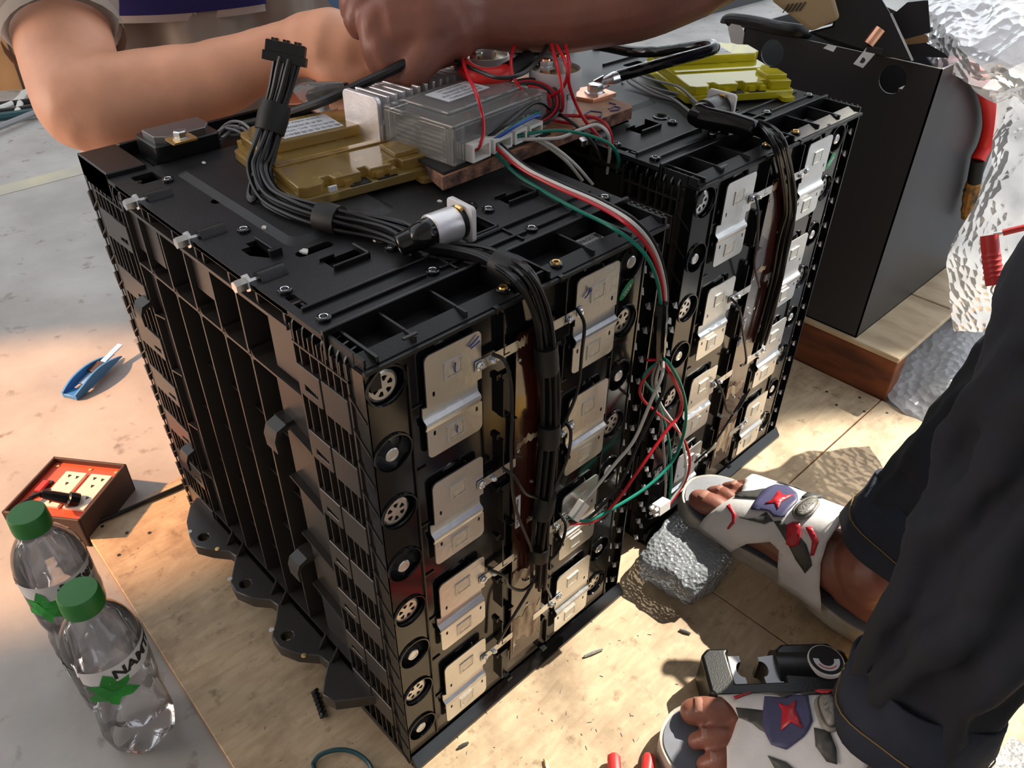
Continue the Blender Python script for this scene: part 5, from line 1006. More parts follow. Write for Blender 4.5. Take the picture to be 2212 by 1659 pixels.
for u0, u1, v0, v1 in ((0.30, 0.58, 0.20, 0.80), (0.64, 0.92, 0.20, 0.80)):
    pl_ = qbox(u0, u1, v0, v1, zp, zp + 0.004, 'socket_plate', 'socket', sb, 0.0006)
    for vc in (0.34, 0.66):
        for du, dv in ((-0.05, 0.06), (0.06, 0.05), (0.0, -0.07)):
            c = Q((u0 + u1) / 2 + du, vc + dv, zp + 0.0041); G().prism([(c.x - .0022, c.y - .0018), (c.x + .0025, c.y - .0008), (c.x + .0002, c.y + .0026)], XY(c.z), -0.0004, 0.0004).obj('pin_hole', 'ink', pl_, smooth=0)
sw = qbox(0.13, 0.24, 0.36, 0.62, zp, zp + 0.003, 'switch_base', 'black', sb); qbox(0.145, 0.225, 0.40, 0.58, zp + 0.003, zp + 0.007, 'red_rocker', 'red_grip', sw, 0.0006)
for u, v in ((0.10, 0.90), (0.55, 0.90), (0.90, 0.90), (0.10, 0.10)): c = Q(u, v, zp); G().lathe([(0.0024, 0), (0.0022, 0.001), (0.0001, 0.0012)], 10, Matrix.Translation(c)).obj('screw', 'brass', sb)
pg = thing('power_plug', 'black power plug with its cable in the orange socket box', 'power plug', tuple(Q(0.76, 0.33, zp + .004)))
c = Q(0.76, 0.33, zp + 0.0035); tip = c + Vector((-0.030, 0.012, 0.024))
G().tube([c, c + (tip - c) * .25, c + (tip - c) * .3, c + (tip - c) * .7, tip], [0.0095, 0.0095, 0.0070, 0.0062, 0.0042], 10).obj('plug_body', 'black', pg, smooth=30)
for k in range(4): G().tube([c + (tip - c) * (.72 + .07 * k), c + (tip - c) * (.75 + .07 * k)], 0.0058 - 0.0004 * k, 10).obj('relief_ring', 'black', pg)
G().tube(spline([tip, tip + Vector((-0.012, -0.004, 0.004)), Q(0.36, 0.40, zp + 0.010), Q(0.20, 0.10, zp + .012), Q(0.22, -0.03, zt + .003), Q(0.35, -0.12, 0.010), at(160, 1140, z=0.003), at(230, 1120, z=0.003), at(320, 1080, z=0.003), at(400, 1045, z=0.003), at(440, 1015, z=0.003)], 7), 0.0026, 8).obj('cable', 'wire_black', pg)
# ---- blue cutter
kn = thing('utility_knife', 'blue plastic cutter with a steel blade lying on the concrete', 'knife', tuple(at(200, 830, z=FZ)))
K0, K1 = at(152, 862, z=FZ), at(258, 778, z=FZ); kx = (K1 - K0).normalized(); ky = Vector((-kx.y, kx.x, 0)); KL = (K1 - K0).length
KQ = lambda u, v, w: K0 + kx * (u * KL) + ky * v + Vector((0, 0, w))
for sg in (-1, 1):
    rows = []
    for i in range(13):
        u = i / 12; hw = 0.013 * (1 - 0.55 * u) * (0.75 + 0.25 * min(1, u * 5)); hz = 0.004 + 0.018 * math.sin(PI * min(1, u * 0.8 + .1)); rows.append([KQ(u, sg * hw, 0.001 + 0.008 * u), KQ(u, sg * (hw + 0.003), 0.001 + 0.008 * u), KQ(u, sg * (hw + 0.003), hz), KQ(u, sg * hw, hz)])
    G().rings(rows).obj('handle_shell', 'blue_tool', kn)
G().rings([[KQ(0.0, -0.011, 0.001), KQ(0.0, 0.011, 0.001), KQ(0.0, 0.011, 0.007), KQ(0.0, -0.011, 0.007)], [KQ(0.2, -0.013, 0.001), KQ(0.2, 0.013, 0.001), KQ(0.2, 0.013, 0.004), KQ(0.2, -0.013, 0.004)]]).obj('handle_end', 'blue_tool', kn, bevel=0.001)
G().rings([[KQ(0.25, -0.004, 0.008), KQ(0.25, 0.006, 0.008), KQ(0.25, 0.006, 0.010), KQ(0.25, -0.004, 0.010)], [KQ(1.12, -0.003, 0.020), KQ(1.12, 0.006, 0.020), KQ(1.12, 0.006, 0.022), KQ(1.12, -0.003, 0.022)]]).obj('blade', 'zinc', kn, smooth=0)
G().rings([[KQ(0.48, -0.009, 0.009), KQ(0.48, 0.009, 0.009), KQ(0.48, 0.009, 0.016), KQ(0.48, -0.009, 0.016)], [KQ(0.70, -0.008, 0.013), KQ(0.70, 0.008, 0.013), KQ(0.70, 0.008, 0.019), KQ(0.70, -0.008, 0.019)]]).obj('slider', 'frame_brown', kn, bevel=0.001)
# ---- clutter far behind: carton and loose cables
cx = thing('carton', 'tan carton standing far behind on the floor', 'carton', tuple(at(30, 190, z=FZ))); a_ = at(0, 196, z=FZ); b_ = at(150, 186, z=FZ)
dirx = (b_ - a_).normalized(); diry = Vector((-dirx.y, dirx.x, 0)); p0 = a_ - dirx * 0.6
g = G(); base = [p0, p0 + dirx * 0.78, p0 + dirx * 0.78 + diry * 0.4, p0 + diry * 0.4]; g.rings([[Vector((p.x, p.y, FZ)) for p in base], [Vector((p.x, p.y, FZ + 0.34)) for p in base]]).obj('box', 'tan_box', cx, smooth=0)
pp = p0 + dirx * 0.66 - diry * 0.002; G().rings([[pp + Vector((0, 0, 0.0)), pp + dirx * 0.006, pp + dirx * 0.006 + Vector((0, 0, 0.33)), pp + Vector((0, 0, 0.33))], [pp + diry * 0.004, pp + dirx * 0.006 + diry * 0.004, pp + dirx * 0.006 + diry * 0.004 + Vector((0, 0, 0.33)), pp + diry * 0.004 + Vector((0, 0, 0.33))]]).obj('seam', 'frame_brown', cx, smooth=0)
random.seed(21)
cabs = [('greywire', [(-40, 290), (30, 262), (90, 240), (160, 232), (240, 225)], 'light grey loose cable nearest the open floor behind the elbow'), ('whitewire', [(-30, 245), (30, 222), (55, 200), (85, 178), (110, 160)], 'white loose cable leaning up the tan carton'), ('whitewire', [(35, 250), (42, 230), (46, 212), (52, 200)], 'short white cable end below the tan carton'), ('wire_black', [(-40, 230), (40, 222), (100, 214), (180, 206)], 'black loose cable along the foot of the tan carton'), ('wire_black', [(-40, 245), (30, 238), (110, 226), (200, 216)], 'black loose cable in front of the carton cables'), ('teal', [(-40, 258), (50, 246), (120, 236), (220, 222)], 'dark teal loose cable behind the elbow')]
for m_, pts_, lab in cabs: tag(G().tube(spline([at(x, y, z=FZ + 0.016) for x, y in pts_], 6), 0.008 if m_ != 'teal' else 0.011, 8).obj('loose_cable', m_), lab, 'cable', 'loose cables far behind')
# ================================================================ tools and scraps in the foreground
cr = thing('crimping_tool', 'black headed hydraulic crimping tool with a yellow body on the plywood', 'crimping tool', (0.29, -0.19, 0.0))
h0, h1 = at(1516, 1478, z=0.022), at(1812, 1468, z=0.022); hx = (h1 - h0); hx.z = 0; HL = hx.length; hx.normalize(); hy = Vector((-hx.y, hx.x, 0))
TC = frame(Vector((h0.x, h0.y, 0.022)), hx, hy)
FZc = lambda u, v, w: TC @ Vector((u, v, w))
outl = rrect(0.0, HL, -0.026, 0.026, 0.010, 4); cut = [(0.034, 0.0265), (0.034, 0.020), (0.030, 0.020), (0.030, -0.014), (0.078, -0.014), (0.078, 0.020), (0.070, 0.0265)]
body = [(0.004, -0.026), (HL - 0.004, -0.028), (HL, -0.018), (HL, 0.020), (HL - 0.006, 0.028), (0.082, 0.028), (0.074, 0.022), (0.074, -0.013), (0.026, -0.013), (0.026, 0.019), (0.030, 0.025), (0.008, 0.026), (0.0, 0.018), (0.0, -0.020)]
G().prism(body, FZc, -0.021, 0.021).obj('jaw_head', 'black', cr, smooth=20, bevel=0.0030, seg=3)
G().tube([FZc(0.072, 0.006, 0.0), FZc(HL + 0.004, 0.002, 0.002)], 0.0245, 24).obj('ram_housing', 'black', cr)
G().prism([(0.026, -0.012), (0.038, -0.012), (0.038, -0.006)] + [(0.038 - 0.0065 * math.sin(a), 0.003 - 0.0085 * math.cos(a)) for a in [k * PI / 7 for k in range(8)]] + [(0.038, 0.018), (0.027, 0.018)], FZc, -0.010, 0.0175).obj('die', 'steel_dark', cr, smooth=20)
G().prism([(0.074, -0.012), (0.056, -0.012), (0.056, -0.006)] + [(0.056 + 0.0065 * math.sin(a), 0.003 - 0.0085 * math.cos(a)) for a in [k * PI / 7 for k in range(8)]] + [(0.056, 0.016), (0.074, 0.018)], FZc, -0.010, 0.0175).obj('die', 'steel_dark', cr, smooth=20)
ctr = Vector((HL - 0.018, 0.004)); n_ = FZc(0, 0, 1) - FZc(0, 0, 0)
G().prism(circ(ctr.x, ctr.y, 0.0170, 28), FZc, 0.0215, 0.0275).obj('dial_rim', 'white', cr, bevel=0.0005); dl = G().prism(circ(ctr.x, ctr.y, 0.0158, 28), FZc, 0.0270, 0.0280).obj('dial', 'black_matte', cr)
arc = [(ctr.x + 0.0125 * math.cos(a), ctr.y + 0.0125 * math.sin(a)) for a in [PI * (0.95 + 1.05 * k / 14) for k in range(15)]]; arc2 = [(ctr.x + 0.0072 * math.cos(a), ctr.y + 0.0072 * math.sin(a)) for a in [PI * (0.95 + 1.05 * k / 14) for k in range(15)]]
G().prism(arc + arc2[::-1], FZc, 0.0279, 0.0284).obj('dial_print', 'paper', dl, smooth=0); G().tube([FZc(ctr.x + 0.0100 * math.cos(a), ctr.y + 0.0100 * math.sin(a), 0.0285) for a in [PI * (1.15 + 0.6 * k / 8) for k in range(9)]], 0.0005, 5).obj('dial_arrow', 'red', dl)
G().tube([FZc(HL + 0.002, 0.002, 0.0), FZc(HL + 0.095, 0.000, 0.0)], 0.0215, 24).obj('yellow_body', 'yellow_tool', cr); G().tube([FZc(HL - 0.012, -0.024, -0.008), FZc(HL + 0.085, -0.034, -0.010)], 0.0095, 12).obj('pump_handle', 'yellow_tool', cr)
G().tube([FZc(0.020, 0.024, 0.004), FZc(0.024, 0.030, 0.006)], 0.0022, 8).obj('latch_pin', 'red_grip', cr); G().tube([FZc(0.086, 0.026, 0.0), FZc(0.088, 0.034, 0.001)], 0.0042, 10).obj('knob', 'black', cr)
# red pliers entering the frame
pr_ = thing('pliers', 'pliers with two red dipped handles at the plywood edge', 'pliers', tuple(at(1360, 1680, z=.01)))
for x, dx in ((1326, -8), (1402, 12)): G().tube(spline([at(x, 1632, z=.008), at(x - dx * .2, 1660, z=.010), at(x - dx, 1730, z=.012), at(x - dx * 3 + 0, 1850, z=.012)], 5), [0.0045] + [0.0062] * 15, 12).obj('handle', 'red_grip', pr_)
# red handled stripper behind the sandal
stp = thing('wire_stripper', 'wire stripper with red handle and black jaws behind the sandal', 'wire stripper', tuple(at(1760, 1105, z=.004)))
G().tube(spline([at(1680, 1066, z=.012), at(1720, 1074, z=.012), at(1770, 1084, z=.012), at(1800, 1096, z=.011)], 5), 0.0028, 8).obj('spring_rod', 'black_matte', stp)
q0 = [at(1745, 1100, z=.004), at(1765, 1086, z=.004), at(1812, 1110, z=.004), at(1800, 1130, z=.004)]; G().rings([q0, [p + Vector((0, 0, .012)) for p in q0]]).obj('jaw', 'steel_dark', stp, smooth=0, bevel=0.0008)
for k in range(5): c = at(1750 + k * 6, 1096 + k * 3, z=.0165); G().box(c.x - .0012, c.x + .0012, c.y - .0016, c.y + .0016, .015, .018).obj('tooth', 'white', stp, smooth=0)
G().tube(spline([at(1700, 1072, z=.010), at(1760, 1092, z=.010), at(1830, 1112, z=.010), at(1848, 1116, z=.010)], 5), 0.0012, 6).obj('return_wire', 'red', stp)
G().tube(spline([at(1842, 1103, z=.010), at(1870, 1108, z=.010), at(1930, 1130, z=.010)], 5), [0.0085, 0.0095] + [0.009] * 9, 12).obj('handle', 'red_grip', stp)
# teal cable tie loop, masonry bit, screw, scraps
tie = [at(676, 1650, z=.002), at(690, 1632, z=.004), at(715, 1622, z=.006), at(745, 1620, z=.006), at(775, 1630, z=.005), at(800, 1655, z=.003), at(800, 1690, z=.002), at(740, 1710, z=.002), at(690, 1690, z=.002), at(676, 1650, z=.002)]
tag(G().tube(spline(tie, 5), 0.0024, 8, flat=0.7).obj('plastic_ring', 'teal'), 'dark teal plastic ring lying on the brown plywood', 'ring')
bt0, bt1 = at(680, 1492, z=.004), at(700, 1548, z=.004); dv = (bt1 - bt0); g = G()
for s_ in (0, PI):
    u = Vector((-dv.y, dv.x, 0)).normalized(); g.tube([bt0 + dv * (i / 24) + u * (0.0022 * math.cos(i * .8 + s_)) + Vector((0, 0, 0.0022 * math.sin(i * .8 + s_))) for i in range(25)], 0.0021, 6)
o = g.obj('drill_bit', 'black'); tag(o, 'black twisted drill bit lying on the brown plywood', 'drill bit')
c = at(718, 1492, z=.004); s_ = thing('loose_screw', 'small zinc screw lying by the foot of the first pack', 'screw', tuple(c)); G().tube([c, c + Vector((0.006, 0.003, 0))], 0.0042, 6).obj('head', 'zinc', s_); G().tube([c + Vector((0.006, 0.003, 0)), c + Vector((0.014, 0.007, 0))], 0.0018, 8).obj('shank', 'zinc', s_)
for k, (x0, y0, x1, y1, m_, lab) in enumerate(((990, 1615, 1012, 1604, 'leather_grey', 'dark green wire snip at the tray edge of the first pack'), (1262, 1418, 1302, 1402, 'nickel_dull', 'pale crimped wire snip on the sunlit plywood'), (1468, 1360, 1492, 1368, 'ink_grey', 'dark wire snip near the bubble wrapped packet'), (1176, 1640, 1184, 1662, 'brass', 'yellow scrap at the bottom of the sunlit plywood'), (1664, 1046, 1672, 1044, 'teal', 'tiny dark scrap on the plywood behind the sandal'))):
    a, b = at(x0, y0, z=.0016), at(x1, y1, z=.0018); tag(G().tube([a, (a + b) / 2 + Vector((0, 0, .0006)), b], [0.0013, 0.0016, 0.0011], 6).obj('wire_snip', m_), lab, 'scrap', 'scraps on the plywood')
random.seed(5); g = G()
for k in range(55):
    x, y = random.uniform(900, 1500), random.uniform(1330, 1640)
    if x < 900 + (1640 - y) * 1.2 - 60: continue
    c = at(x, y, z=.0004); a = random.uniform(0, PI); L = random.uniform(.0006, .0020); g.tube([c - Vector((math.cos(a) * L, math.sin(a) * L, 0)), c + Vector((math.cos(a) * L, math.sin(a) * L, 0))], 0.00028, 4)
o = g.obj('filings', 'ink_grey', smooth=0); tag(o, 'fine dark filings scattered over the sunlit plywood', 'filings', kind='stuff')
# nail holes in the plywood
g = None
for k, (x, y) in enumerate(((1786, 846), (1857, 859), (1807, 875), (1867, 889), (1916, 892), (274, 1151), (323, 1151), (221, 1137), (257, 1199))):
    c = at(x, y, z=0.0); par = [o_ for o_ in bpy.data.objects if o_.name.startswith('plywood_sheet')]; par = sorted(par, key=lambda o_: o_.name)[2 if (x > 1000 and c.y > -.042) else (1 if x > 1000 else 0)]
    G().lathe([(0.0021, -0.0002), (0.0021, 0.0003), (0.0001, 0.0003)], 10, Matrix.Translation(c)).obj('nail_hole', 'ink', par)
# pale speckled mat at the right edge
sp_ = mat('speckled_mat', (0.50, 0.50, 0.50), 0.8, col2=(0.16, 0.16, 0.17), scale=380)
mo = G().prism([(p.x, p.y) for p in (at(2110, 1690, z=FZ), at(2170, 1610, z=FZ), at(2330, 1700, z=FZ), at(2300, 1900, z=FZ))], XY(FZ + 0.012), 0.0, 0.004).obj('speckled_mat', sp_, smooth=0); tag(mo, 'white and grey speckled mat by the jeans hem', 'mat')
# ================================================================ people
def limb(g, pts, rad, k=6, n=16, flat=1.0):
    P = spline(pts, k); m = len(P); rr = []
    for i in range(m):
        t = i / (m - 1) * (len(rad) - 1); a = int(min(t, len(rad) - 2)); f = t - a; f = f * f * (3 - 2 * f); rr.append(rad[a] * (1 - f) + rad[a + 1] * f)
    d0 = (P[0] - P[1]).normalized(); d1 = (P[-1] - P[-2]).normalized(); r0, r1 = rr[0], rr[-1]
    pre = [(P[0] + d0 * r0 * math.sin(a), r0 * math.cos(a)) for a in (1.45, 1.0, 0.5)]; post = [(P[-1] + d1 * r1 * math.sin(a), r1 * math.cos(a)) for a in (0.5, 1.0, 1.45)]
    g.tube([p for p, _ in pre] + P + [p for p, _ in post], [r for _, r in pre] + rr + [r for _, r in post], n, flat=flat); return g
def ell(g, c, rx, ry, rz, rot=None, n=16):
    R = []; M_ = (rot or Matrix()).to_3x3()
    for i in range(1, 12):
        a = PI * i / 12; R.append([Vector(c) + M_ @ Vector((rx * math.sin(a) * math.cos(2 * PI * j / n), ry * math.sin(a) * math.sin(2 * PI * j / n), -rz * math.cos(a))) for j in range(n)])
    g.rings(R); return g
def px(L): return [at(a, b, d=c) for a, b, c in L]
def head(g, c, f, hs=1.0):
    """head at c looking along f (horizontal-ish): skull, jaw, nose, ears"""
    c = Vector(c); f = Vector(f).normalized(); s = f.cross(Vector((0, 0, 1))).normalized(); u = s.cross(f); R = Matrix((s, f, u)).transposed()
    ell(g, c + u * 0.02, 0.076, 0.095, 0.105, R); ell(g, c + f * 0.03 - u * 0.055, 0.055, 0.060, 0.062, R); limb(g, [c + f * 0.092 + u * 0.012, c + f * 0.112 - u * 0.018], [0.008, 0.014]); ell(g, c + f * 0.088 - u * 0.052, 0.022, 0.012, 0.009, R)
    for sg in (-1, 1): ell(g, c + s * sg * 0.078 - u * 0.005, 0.008, 0.018, 0.030, R); ell(g, c + s * sg * 0.032 + f * 0.080 + u * 0.012, 0.018, 0.012, 0.010, R)
    return s, f, u
def face_bits(par, c, f):
    c = Vector(c); f = Vector(f).normalized(); s = f.cross(Vector((0, 0, 1))).normalized(); u = s.cross(f); R = Matrix((s, f, u)).transposed()
    for sg in (-1, 1): ell(G(), (0, 0, 0), .01, .01, .01); ell(g_ := G(), c + s * sg * 0.032 + f * 0.089 + u * 0.012, 0.011, 0.006, 0.006, R); g_.obj('eye', 'white', par); ell(g2 := G(), c + s * sg * 0.032 + f * 0.0945 + u * 0.012, 0.005, 0.002, 0.005, R); g2.obj('iris', 'black_gloss', par)
    h = G(); ell(h, c + u * 0.045 - f * 0.012, 0.083, 0.098, 0.092, R); h.obj('hair', 'hair', par)
# ---------------------------------------------------------------- far worker: arm and hands over the packs
pf = thing('person', 'worker in a grey shirt crouching behind the packs, reaching over the controller', 'person', (0.25, 0.80, FZ), 'people')
g = G()
limb(g, px([(60, -140, 1.06), (95, -40, 1.02), (130, 60, .98), (158, 160, .95), (185, 225, .925)]), [0.052, 0.050, 0.046, 0.045, 0.046], n=20)
limb(g, px([(185, 222, .925), (250, 225, .92), (340, 205, .915), (440, 180, .905), (540, 140, .895), (620, 108, .89)]), [0.046, 0.048, 0.0455, 0.042, 0.036, 0.030, 0.0275], n=20)
limb(g, px([(172, 200, .93), (195, 262, .925)]), [0.040, 0.026])
limb(g, px([(610, 108, .89), (665, 98, .883), (715, 96, .875), (745, 100, .868)]), [0.027, 0.033, 0.036, 0.030], flat=0.85)
for c_, r_ in ((px([(725, 72, .866), (760, 72, .858), (790, 84, .853), (812, 108, .852), (828, 128, .852)]), [0.014, 0.0115, 0.0105, 0.0095, 0.008]), (px([(735, 92, .864), (772, 98, .857), (800, 118, .853), (818, 140, .852)]), [0.014, 0.0115, 0.0105, 0.0085]),
               (px([(735, 118, .866), (770, 128, .860), (798, 142, .855), (815, 158, .853)]), [0.014, 0.0110, 0.0100, 0.0080]), (px([(728, 135, .870), (760, 148, .865), (786, 158, .860), (806, 165, .857)]), [0.012, 0.0100, 0.0090, 0.0072]), (px([(690, 135, .868), (715, 158, .858), (748, 170, .853), (780, 168, .851)]), [0.018, 0.0145, 0.0120, 0.0095])): limb(g, c_, r_, n=12)
SHF = at(60, -140, d=1.06); tc = Vector((0.315, 0.790, 0))
# other arm: behind the near hand
limb(g, [tc + Vector((0.17, 0.02, 0.83)), tc + Vector((0.24, -0.10, 0.62)), Vector((0.50, 0.56, 0.56)), Vector((0.40, 0.44, 0.545))], [0.050, 0.044, 0.042, 0.028]); limb(g, [Vector((0.40, 0.44, 0.545)), Vector((0.36, 0.40, 0.545))], [0.028, 0.036])
for k in range(4): limb(g, [Vector((0.355 - .004 * k, 0.405 - .012 * k, 0.548 - 0.008 * k)), Vector((0.320, 0.380 - .010 * k, 0.548 - 0.009 * k)), Vector((0.300, 0.365 - 0.008 * k, 0.535 - 0.009 * k))], [0.012, 0.0105, 0.0085], n=10)
limb(g, [Vector((0.375, 0.40, 0.53)), Vector((0.34, 0.37, 0.515)), Vector((0.315, 0.36, 0.512))], [0.016, 0.0125, 0.010], n=10)
ell(g, tc + Vector((0, 0, 0.66)), 0.145, 0.090, 0.24); limb(g, [tc + Vector((0, 0, 0.85)), tc + Vector((-0.01, -0.04, 0.99))], [0.062, 0.056]); limb(g, [SHF, tc + Vector((0.0, 0.0, 0.82)), tc + Vector((0.17, 0.02, 0.83))], [0.055, 0.075, 0.055])
ell(g, tc + Vector((0, 0.02, 0.30)), 0.15, 0.11, 0.14)
hc_ = tc + Vector((-0.02, -0.08, 1.09)); head(g, hc_, (-0.1, -1, -0.35))
for sg, kx_, kz in ((-1, -0.205, 0.410), (1, 0.19, 0.42)):
    hip = tc + Vector((sg * 0.08, 0.0, 0.26)); kne = tc + Vector((kx_, -0.20 if sg > 0 else -0.165, kz - .02)); ank = tc + Vector((kx_ * (0.9 if sg > 0 else 0.55), -0.12 if sg > 0 else -0.10, 0.08)); limb(g, [hip, (hip + kne) / 2, kne], [0.075, 0.066, 0.052]); limb(g, [kne, (kne + ank) / 2 + Vector((0, .02, 0)), ank], [0.052, 0.047, 0.034]); limb(g, [ank + Vector((0, .05, -.05)), ank + Vector((0, -.05, -.055)), ank + Vector((0, -.14, -.065))], [0.036, 0.034, 0.022], flat=.7)
remesh(g.obj('body', 'skin_far', pf), 0.0045, 5)
face_bits(pf, hc_, (-0.1, -1, -0.35))
# shirt: torso loft with soft vertical folds, sleeves
sh = G(); R = []
for i in range(15):
    z = 0.18 + 0.70 * i / 14; u = i / 14; wx = 0.168 + 0.03 * u; wy = 0.130 + 0.015 * (1 - u)
    if u > 0.9: wx *= 0.80; wy *= 0.85
    ring = []
    for j in range(64):
        a = 2 * PI * j / 64; f = 0.020 * (1 - 0.5 * u) * math.sin(a * 9 + 1.5 * math.sin(z * 7) + u * 2) + 0.006 * math.sin(a * 17 + z * 14)
        ring.append(tc + Vector(((wx + f) * math.cos(a), (wy + f) * math.sin(a), z)))
    R.append(ring)
sh.rings(R); limb(sh, [SHF + Vector((0.02, 0.02, 0.0)), at(80, -90, d=1.04), at(100, -35, d=1.018), at(112, 0, d=1.003)], [0.070, 0.068, 0.064, 0.063], n=24); limb(sh, [tc + Vector((0.15, 0.02, 0.83)), tc + Vector((0.22, -0.08, 0.66))], [0.072, 0.062])
limb(sh, [SHF, tc + Vector((0.0, 0.0, 0.82)), tc + Vector((0.17, 0.02, 0.83))], [0.075, 0.100, 0.075])
sho = sh.obj('shirt', 'shirt', pf); remesh(sho, 0.0055, 2)
G().tube(spline([at(62, 52, d=.985)], 1) if False else [at(112, 0, d=1.003) + (at(112, 0, d=1.003) - at(100, -35, d=1.018)).normalized() * s_ for s_ in (0.036, 0.052)], 0.0560, 28, cap=False).obj('sleeve_hem', 'shirt', sho)
def chest(a0, a1, z0, z1, m_, name, e):
    e -= 0.002
    n = 14; g = G(); rows = []
    for z in (z0, (z0 + z1) / 2, z1):
        rows.append([tc + Vector(((0.200 + e) * math.cos(a0 + (a1 - a0) * j / n), (0.152 + e) * math.sin(a0 + (a1 - a0) * j / n), z)) for j in range(n + 1)])
    g.rings(rows, False, False); o = g.obj(name, m_, sho); sd = o.modifiers.new('th', 'SOLIDIFY'); sd.thickness = 0.004; return o
chest(-2.60, -1.55, 0.488, 0.80, 'shirt_white', 'white_trim', -0.006); chest(-2.55, -1.55, 0.497, 0.80, 'shirt_blue', 'blue_panel', -0.002)
tr_ = G(); ell(tr_, tc + Vector((0, 0.03, 0.27)), 0.175, 0.135, 0.15)
for sg, kx_ in ((-1, -0.205), (1, 0.19)):
    hip = tc + Vector((sg * 0.08, 0.0, 0.26)); kne = tc + Vector((kx_, -0.165 if sg < 0 else -0.20, 0.38)); limb(tr_, [hip, hip * .45 + kne * .55], [0.088, 0.080])
remesh(tr_.obj('shorts', 'trousers', pf), 0.007, 4)
wbnd = G().tube([at(742, 2, d=.93), at(748, -14, d=.935)], 0.02, 12).obj('wristband', 'blue_tool', pf)
# ---------------------------------------------------------------- near worker: arm, squatting legs in jeans, sandals
pn = thing('person', 'worker in dark jeans and sandals squatting beside the packs, arm stretched over them', 'person', (0.45, -0.45, FZ), 'people')
AN_R, KN_R = Vector((0.428, -0.205, 0.100)), Vector((0.560, -0.285, 0.470)); AN_L, KN_L = Vector((0.284, -0.305, 0.095)), Vector((0.378, -0.285, 0.462))
HIP = Vector((0.520, -0.690, 0.330)); SH_R, SH_L = Vector((0.660, -0.235, 0.880)), Vector((0.400, -0.480, 0.930)); EL = at(1500, -75, d=.865); WR = at(1030, 28, d=.80)
g = G()
limb(g, [SH_R, (SH_R + EL) / 2 + Vector((0.01, 0, 0)), EL], [0.056, 0.050, 0.046]); limb(g, [EL] + px([(1380, -30, .845), (1240, 5, .825), (1120, 22, .812), (1030, 28, .80)]), [0.047, 0.048, 0.044, 0.037, 0.031], n=20, flat=0.92)
limb(g, px([(1040, 28, .80), (980, 32, .793), (920, 40, .787), (868, 46, .782)]), [0.030, 0.038, 0.042, 0.036], flat=0.9); limb(g, px([(960, 50, .788), (905, 82, .780), (870, 112, .775)]), [0.036, 0.032, 0.022])
for c_, r_ in ((px([(862, 30, .776), (812, 42, .768), (806, 92, .766), (816, 132, .769), (826, 160, .773)]), [0.0165, 0.0145, 0.0120, 0.0108, 0.0092]), (px([(850, 8, .784), (790, 12, .780), (770, 38, .781), (774, 60, .784)]), [0.0165, 0.0140, 0.0120, 0.0105]), (px([(840, -22, .792), (785, -22, .790), (760, 2, .792), (758, 26, .796)]), [0.0155, 0.0130, 0.0115, 0.0098]),
               (px([(835, 60, .772), (820, 92, .764), (836, 130, .764), (848, 152, .767)]), [0.0165, 0.0135, 0.0120, 0.0095]), (px([(960, 78, .776), (925, 112, .766), (900, 142, .763), (880, 165, .766), (866, 174, .769)]), [0.0215, 0.0180, 0.0165, 0.0145, 0.0100])): limb(g, c_, r_, n=12)
CH = Vector((0.540, -0.430, 0.800)); limb(g, [HIP + Vector((0, 0, 0.05)), (HIP + CH) / 2, CH], [0.13, 0.125, 0.135]); limb(g, [SH_R, CH + Vector((0, 0.03, .07)), SH_L], [0.056, 0.085, 0.056]); limb(g, [CH + Vector((0, .05, .10)), CH + Vector((-0.02, 0.14, 0.25))], [0.06, 0.055])
HD = CH + Vector((-0.03, 0.20, 0.33)); head(g, HD, (-0.45, 0.75, -0.45))
limb(g, [SH_L, Vector((0.33, -0.62, 0.75)), Vector((0.36, -0.66, 0.56))], [0.055, 0.048, 0.043]); limb(g, [Vector((0.36, -0.66, 0.56)), Vector((0.42, -0.57, 0.55)), Vector((0.45, -0.50, 0.53))], [0.043, 0.036, 0.028]); limb(g, [Vector((0.45, -0.50, 0.53)), Vector((0.455, -0.45, 0.515))], [0.030, 0.036], flat=.8)
for k in range(4): limb(g, [Vector((0.435 + .013 * k, -0.445, 0.515)), Vector((0.430 + .015 * k, -0.405, 0.505)), Vector((0.428 + .016 * k, -0.385, 0.490))], [0.011, 0.010, 0.008], n=10)
limb(g, [Vector((0.430, -0.48, 0.525)), Vector((0.405, -0.450, 0.515)), Vector((0.400, -0.430, 0.505))], [0.014, 0.012, 0.009], n=10)
for an, kn_ in ((AN_R, KN_R), (AN_L, KN_L)): limb(g, [an + Vector((0, 0, -0.01)), an * .7 + kn_ * .3, an * .35 + kn_ * .65, kn_], [0.034, 0.040, 0.050, 0.052]); limb(g, [kn_, (kn_ + HIP) / 2, HIP], [0.056, 0.070, 0.080])
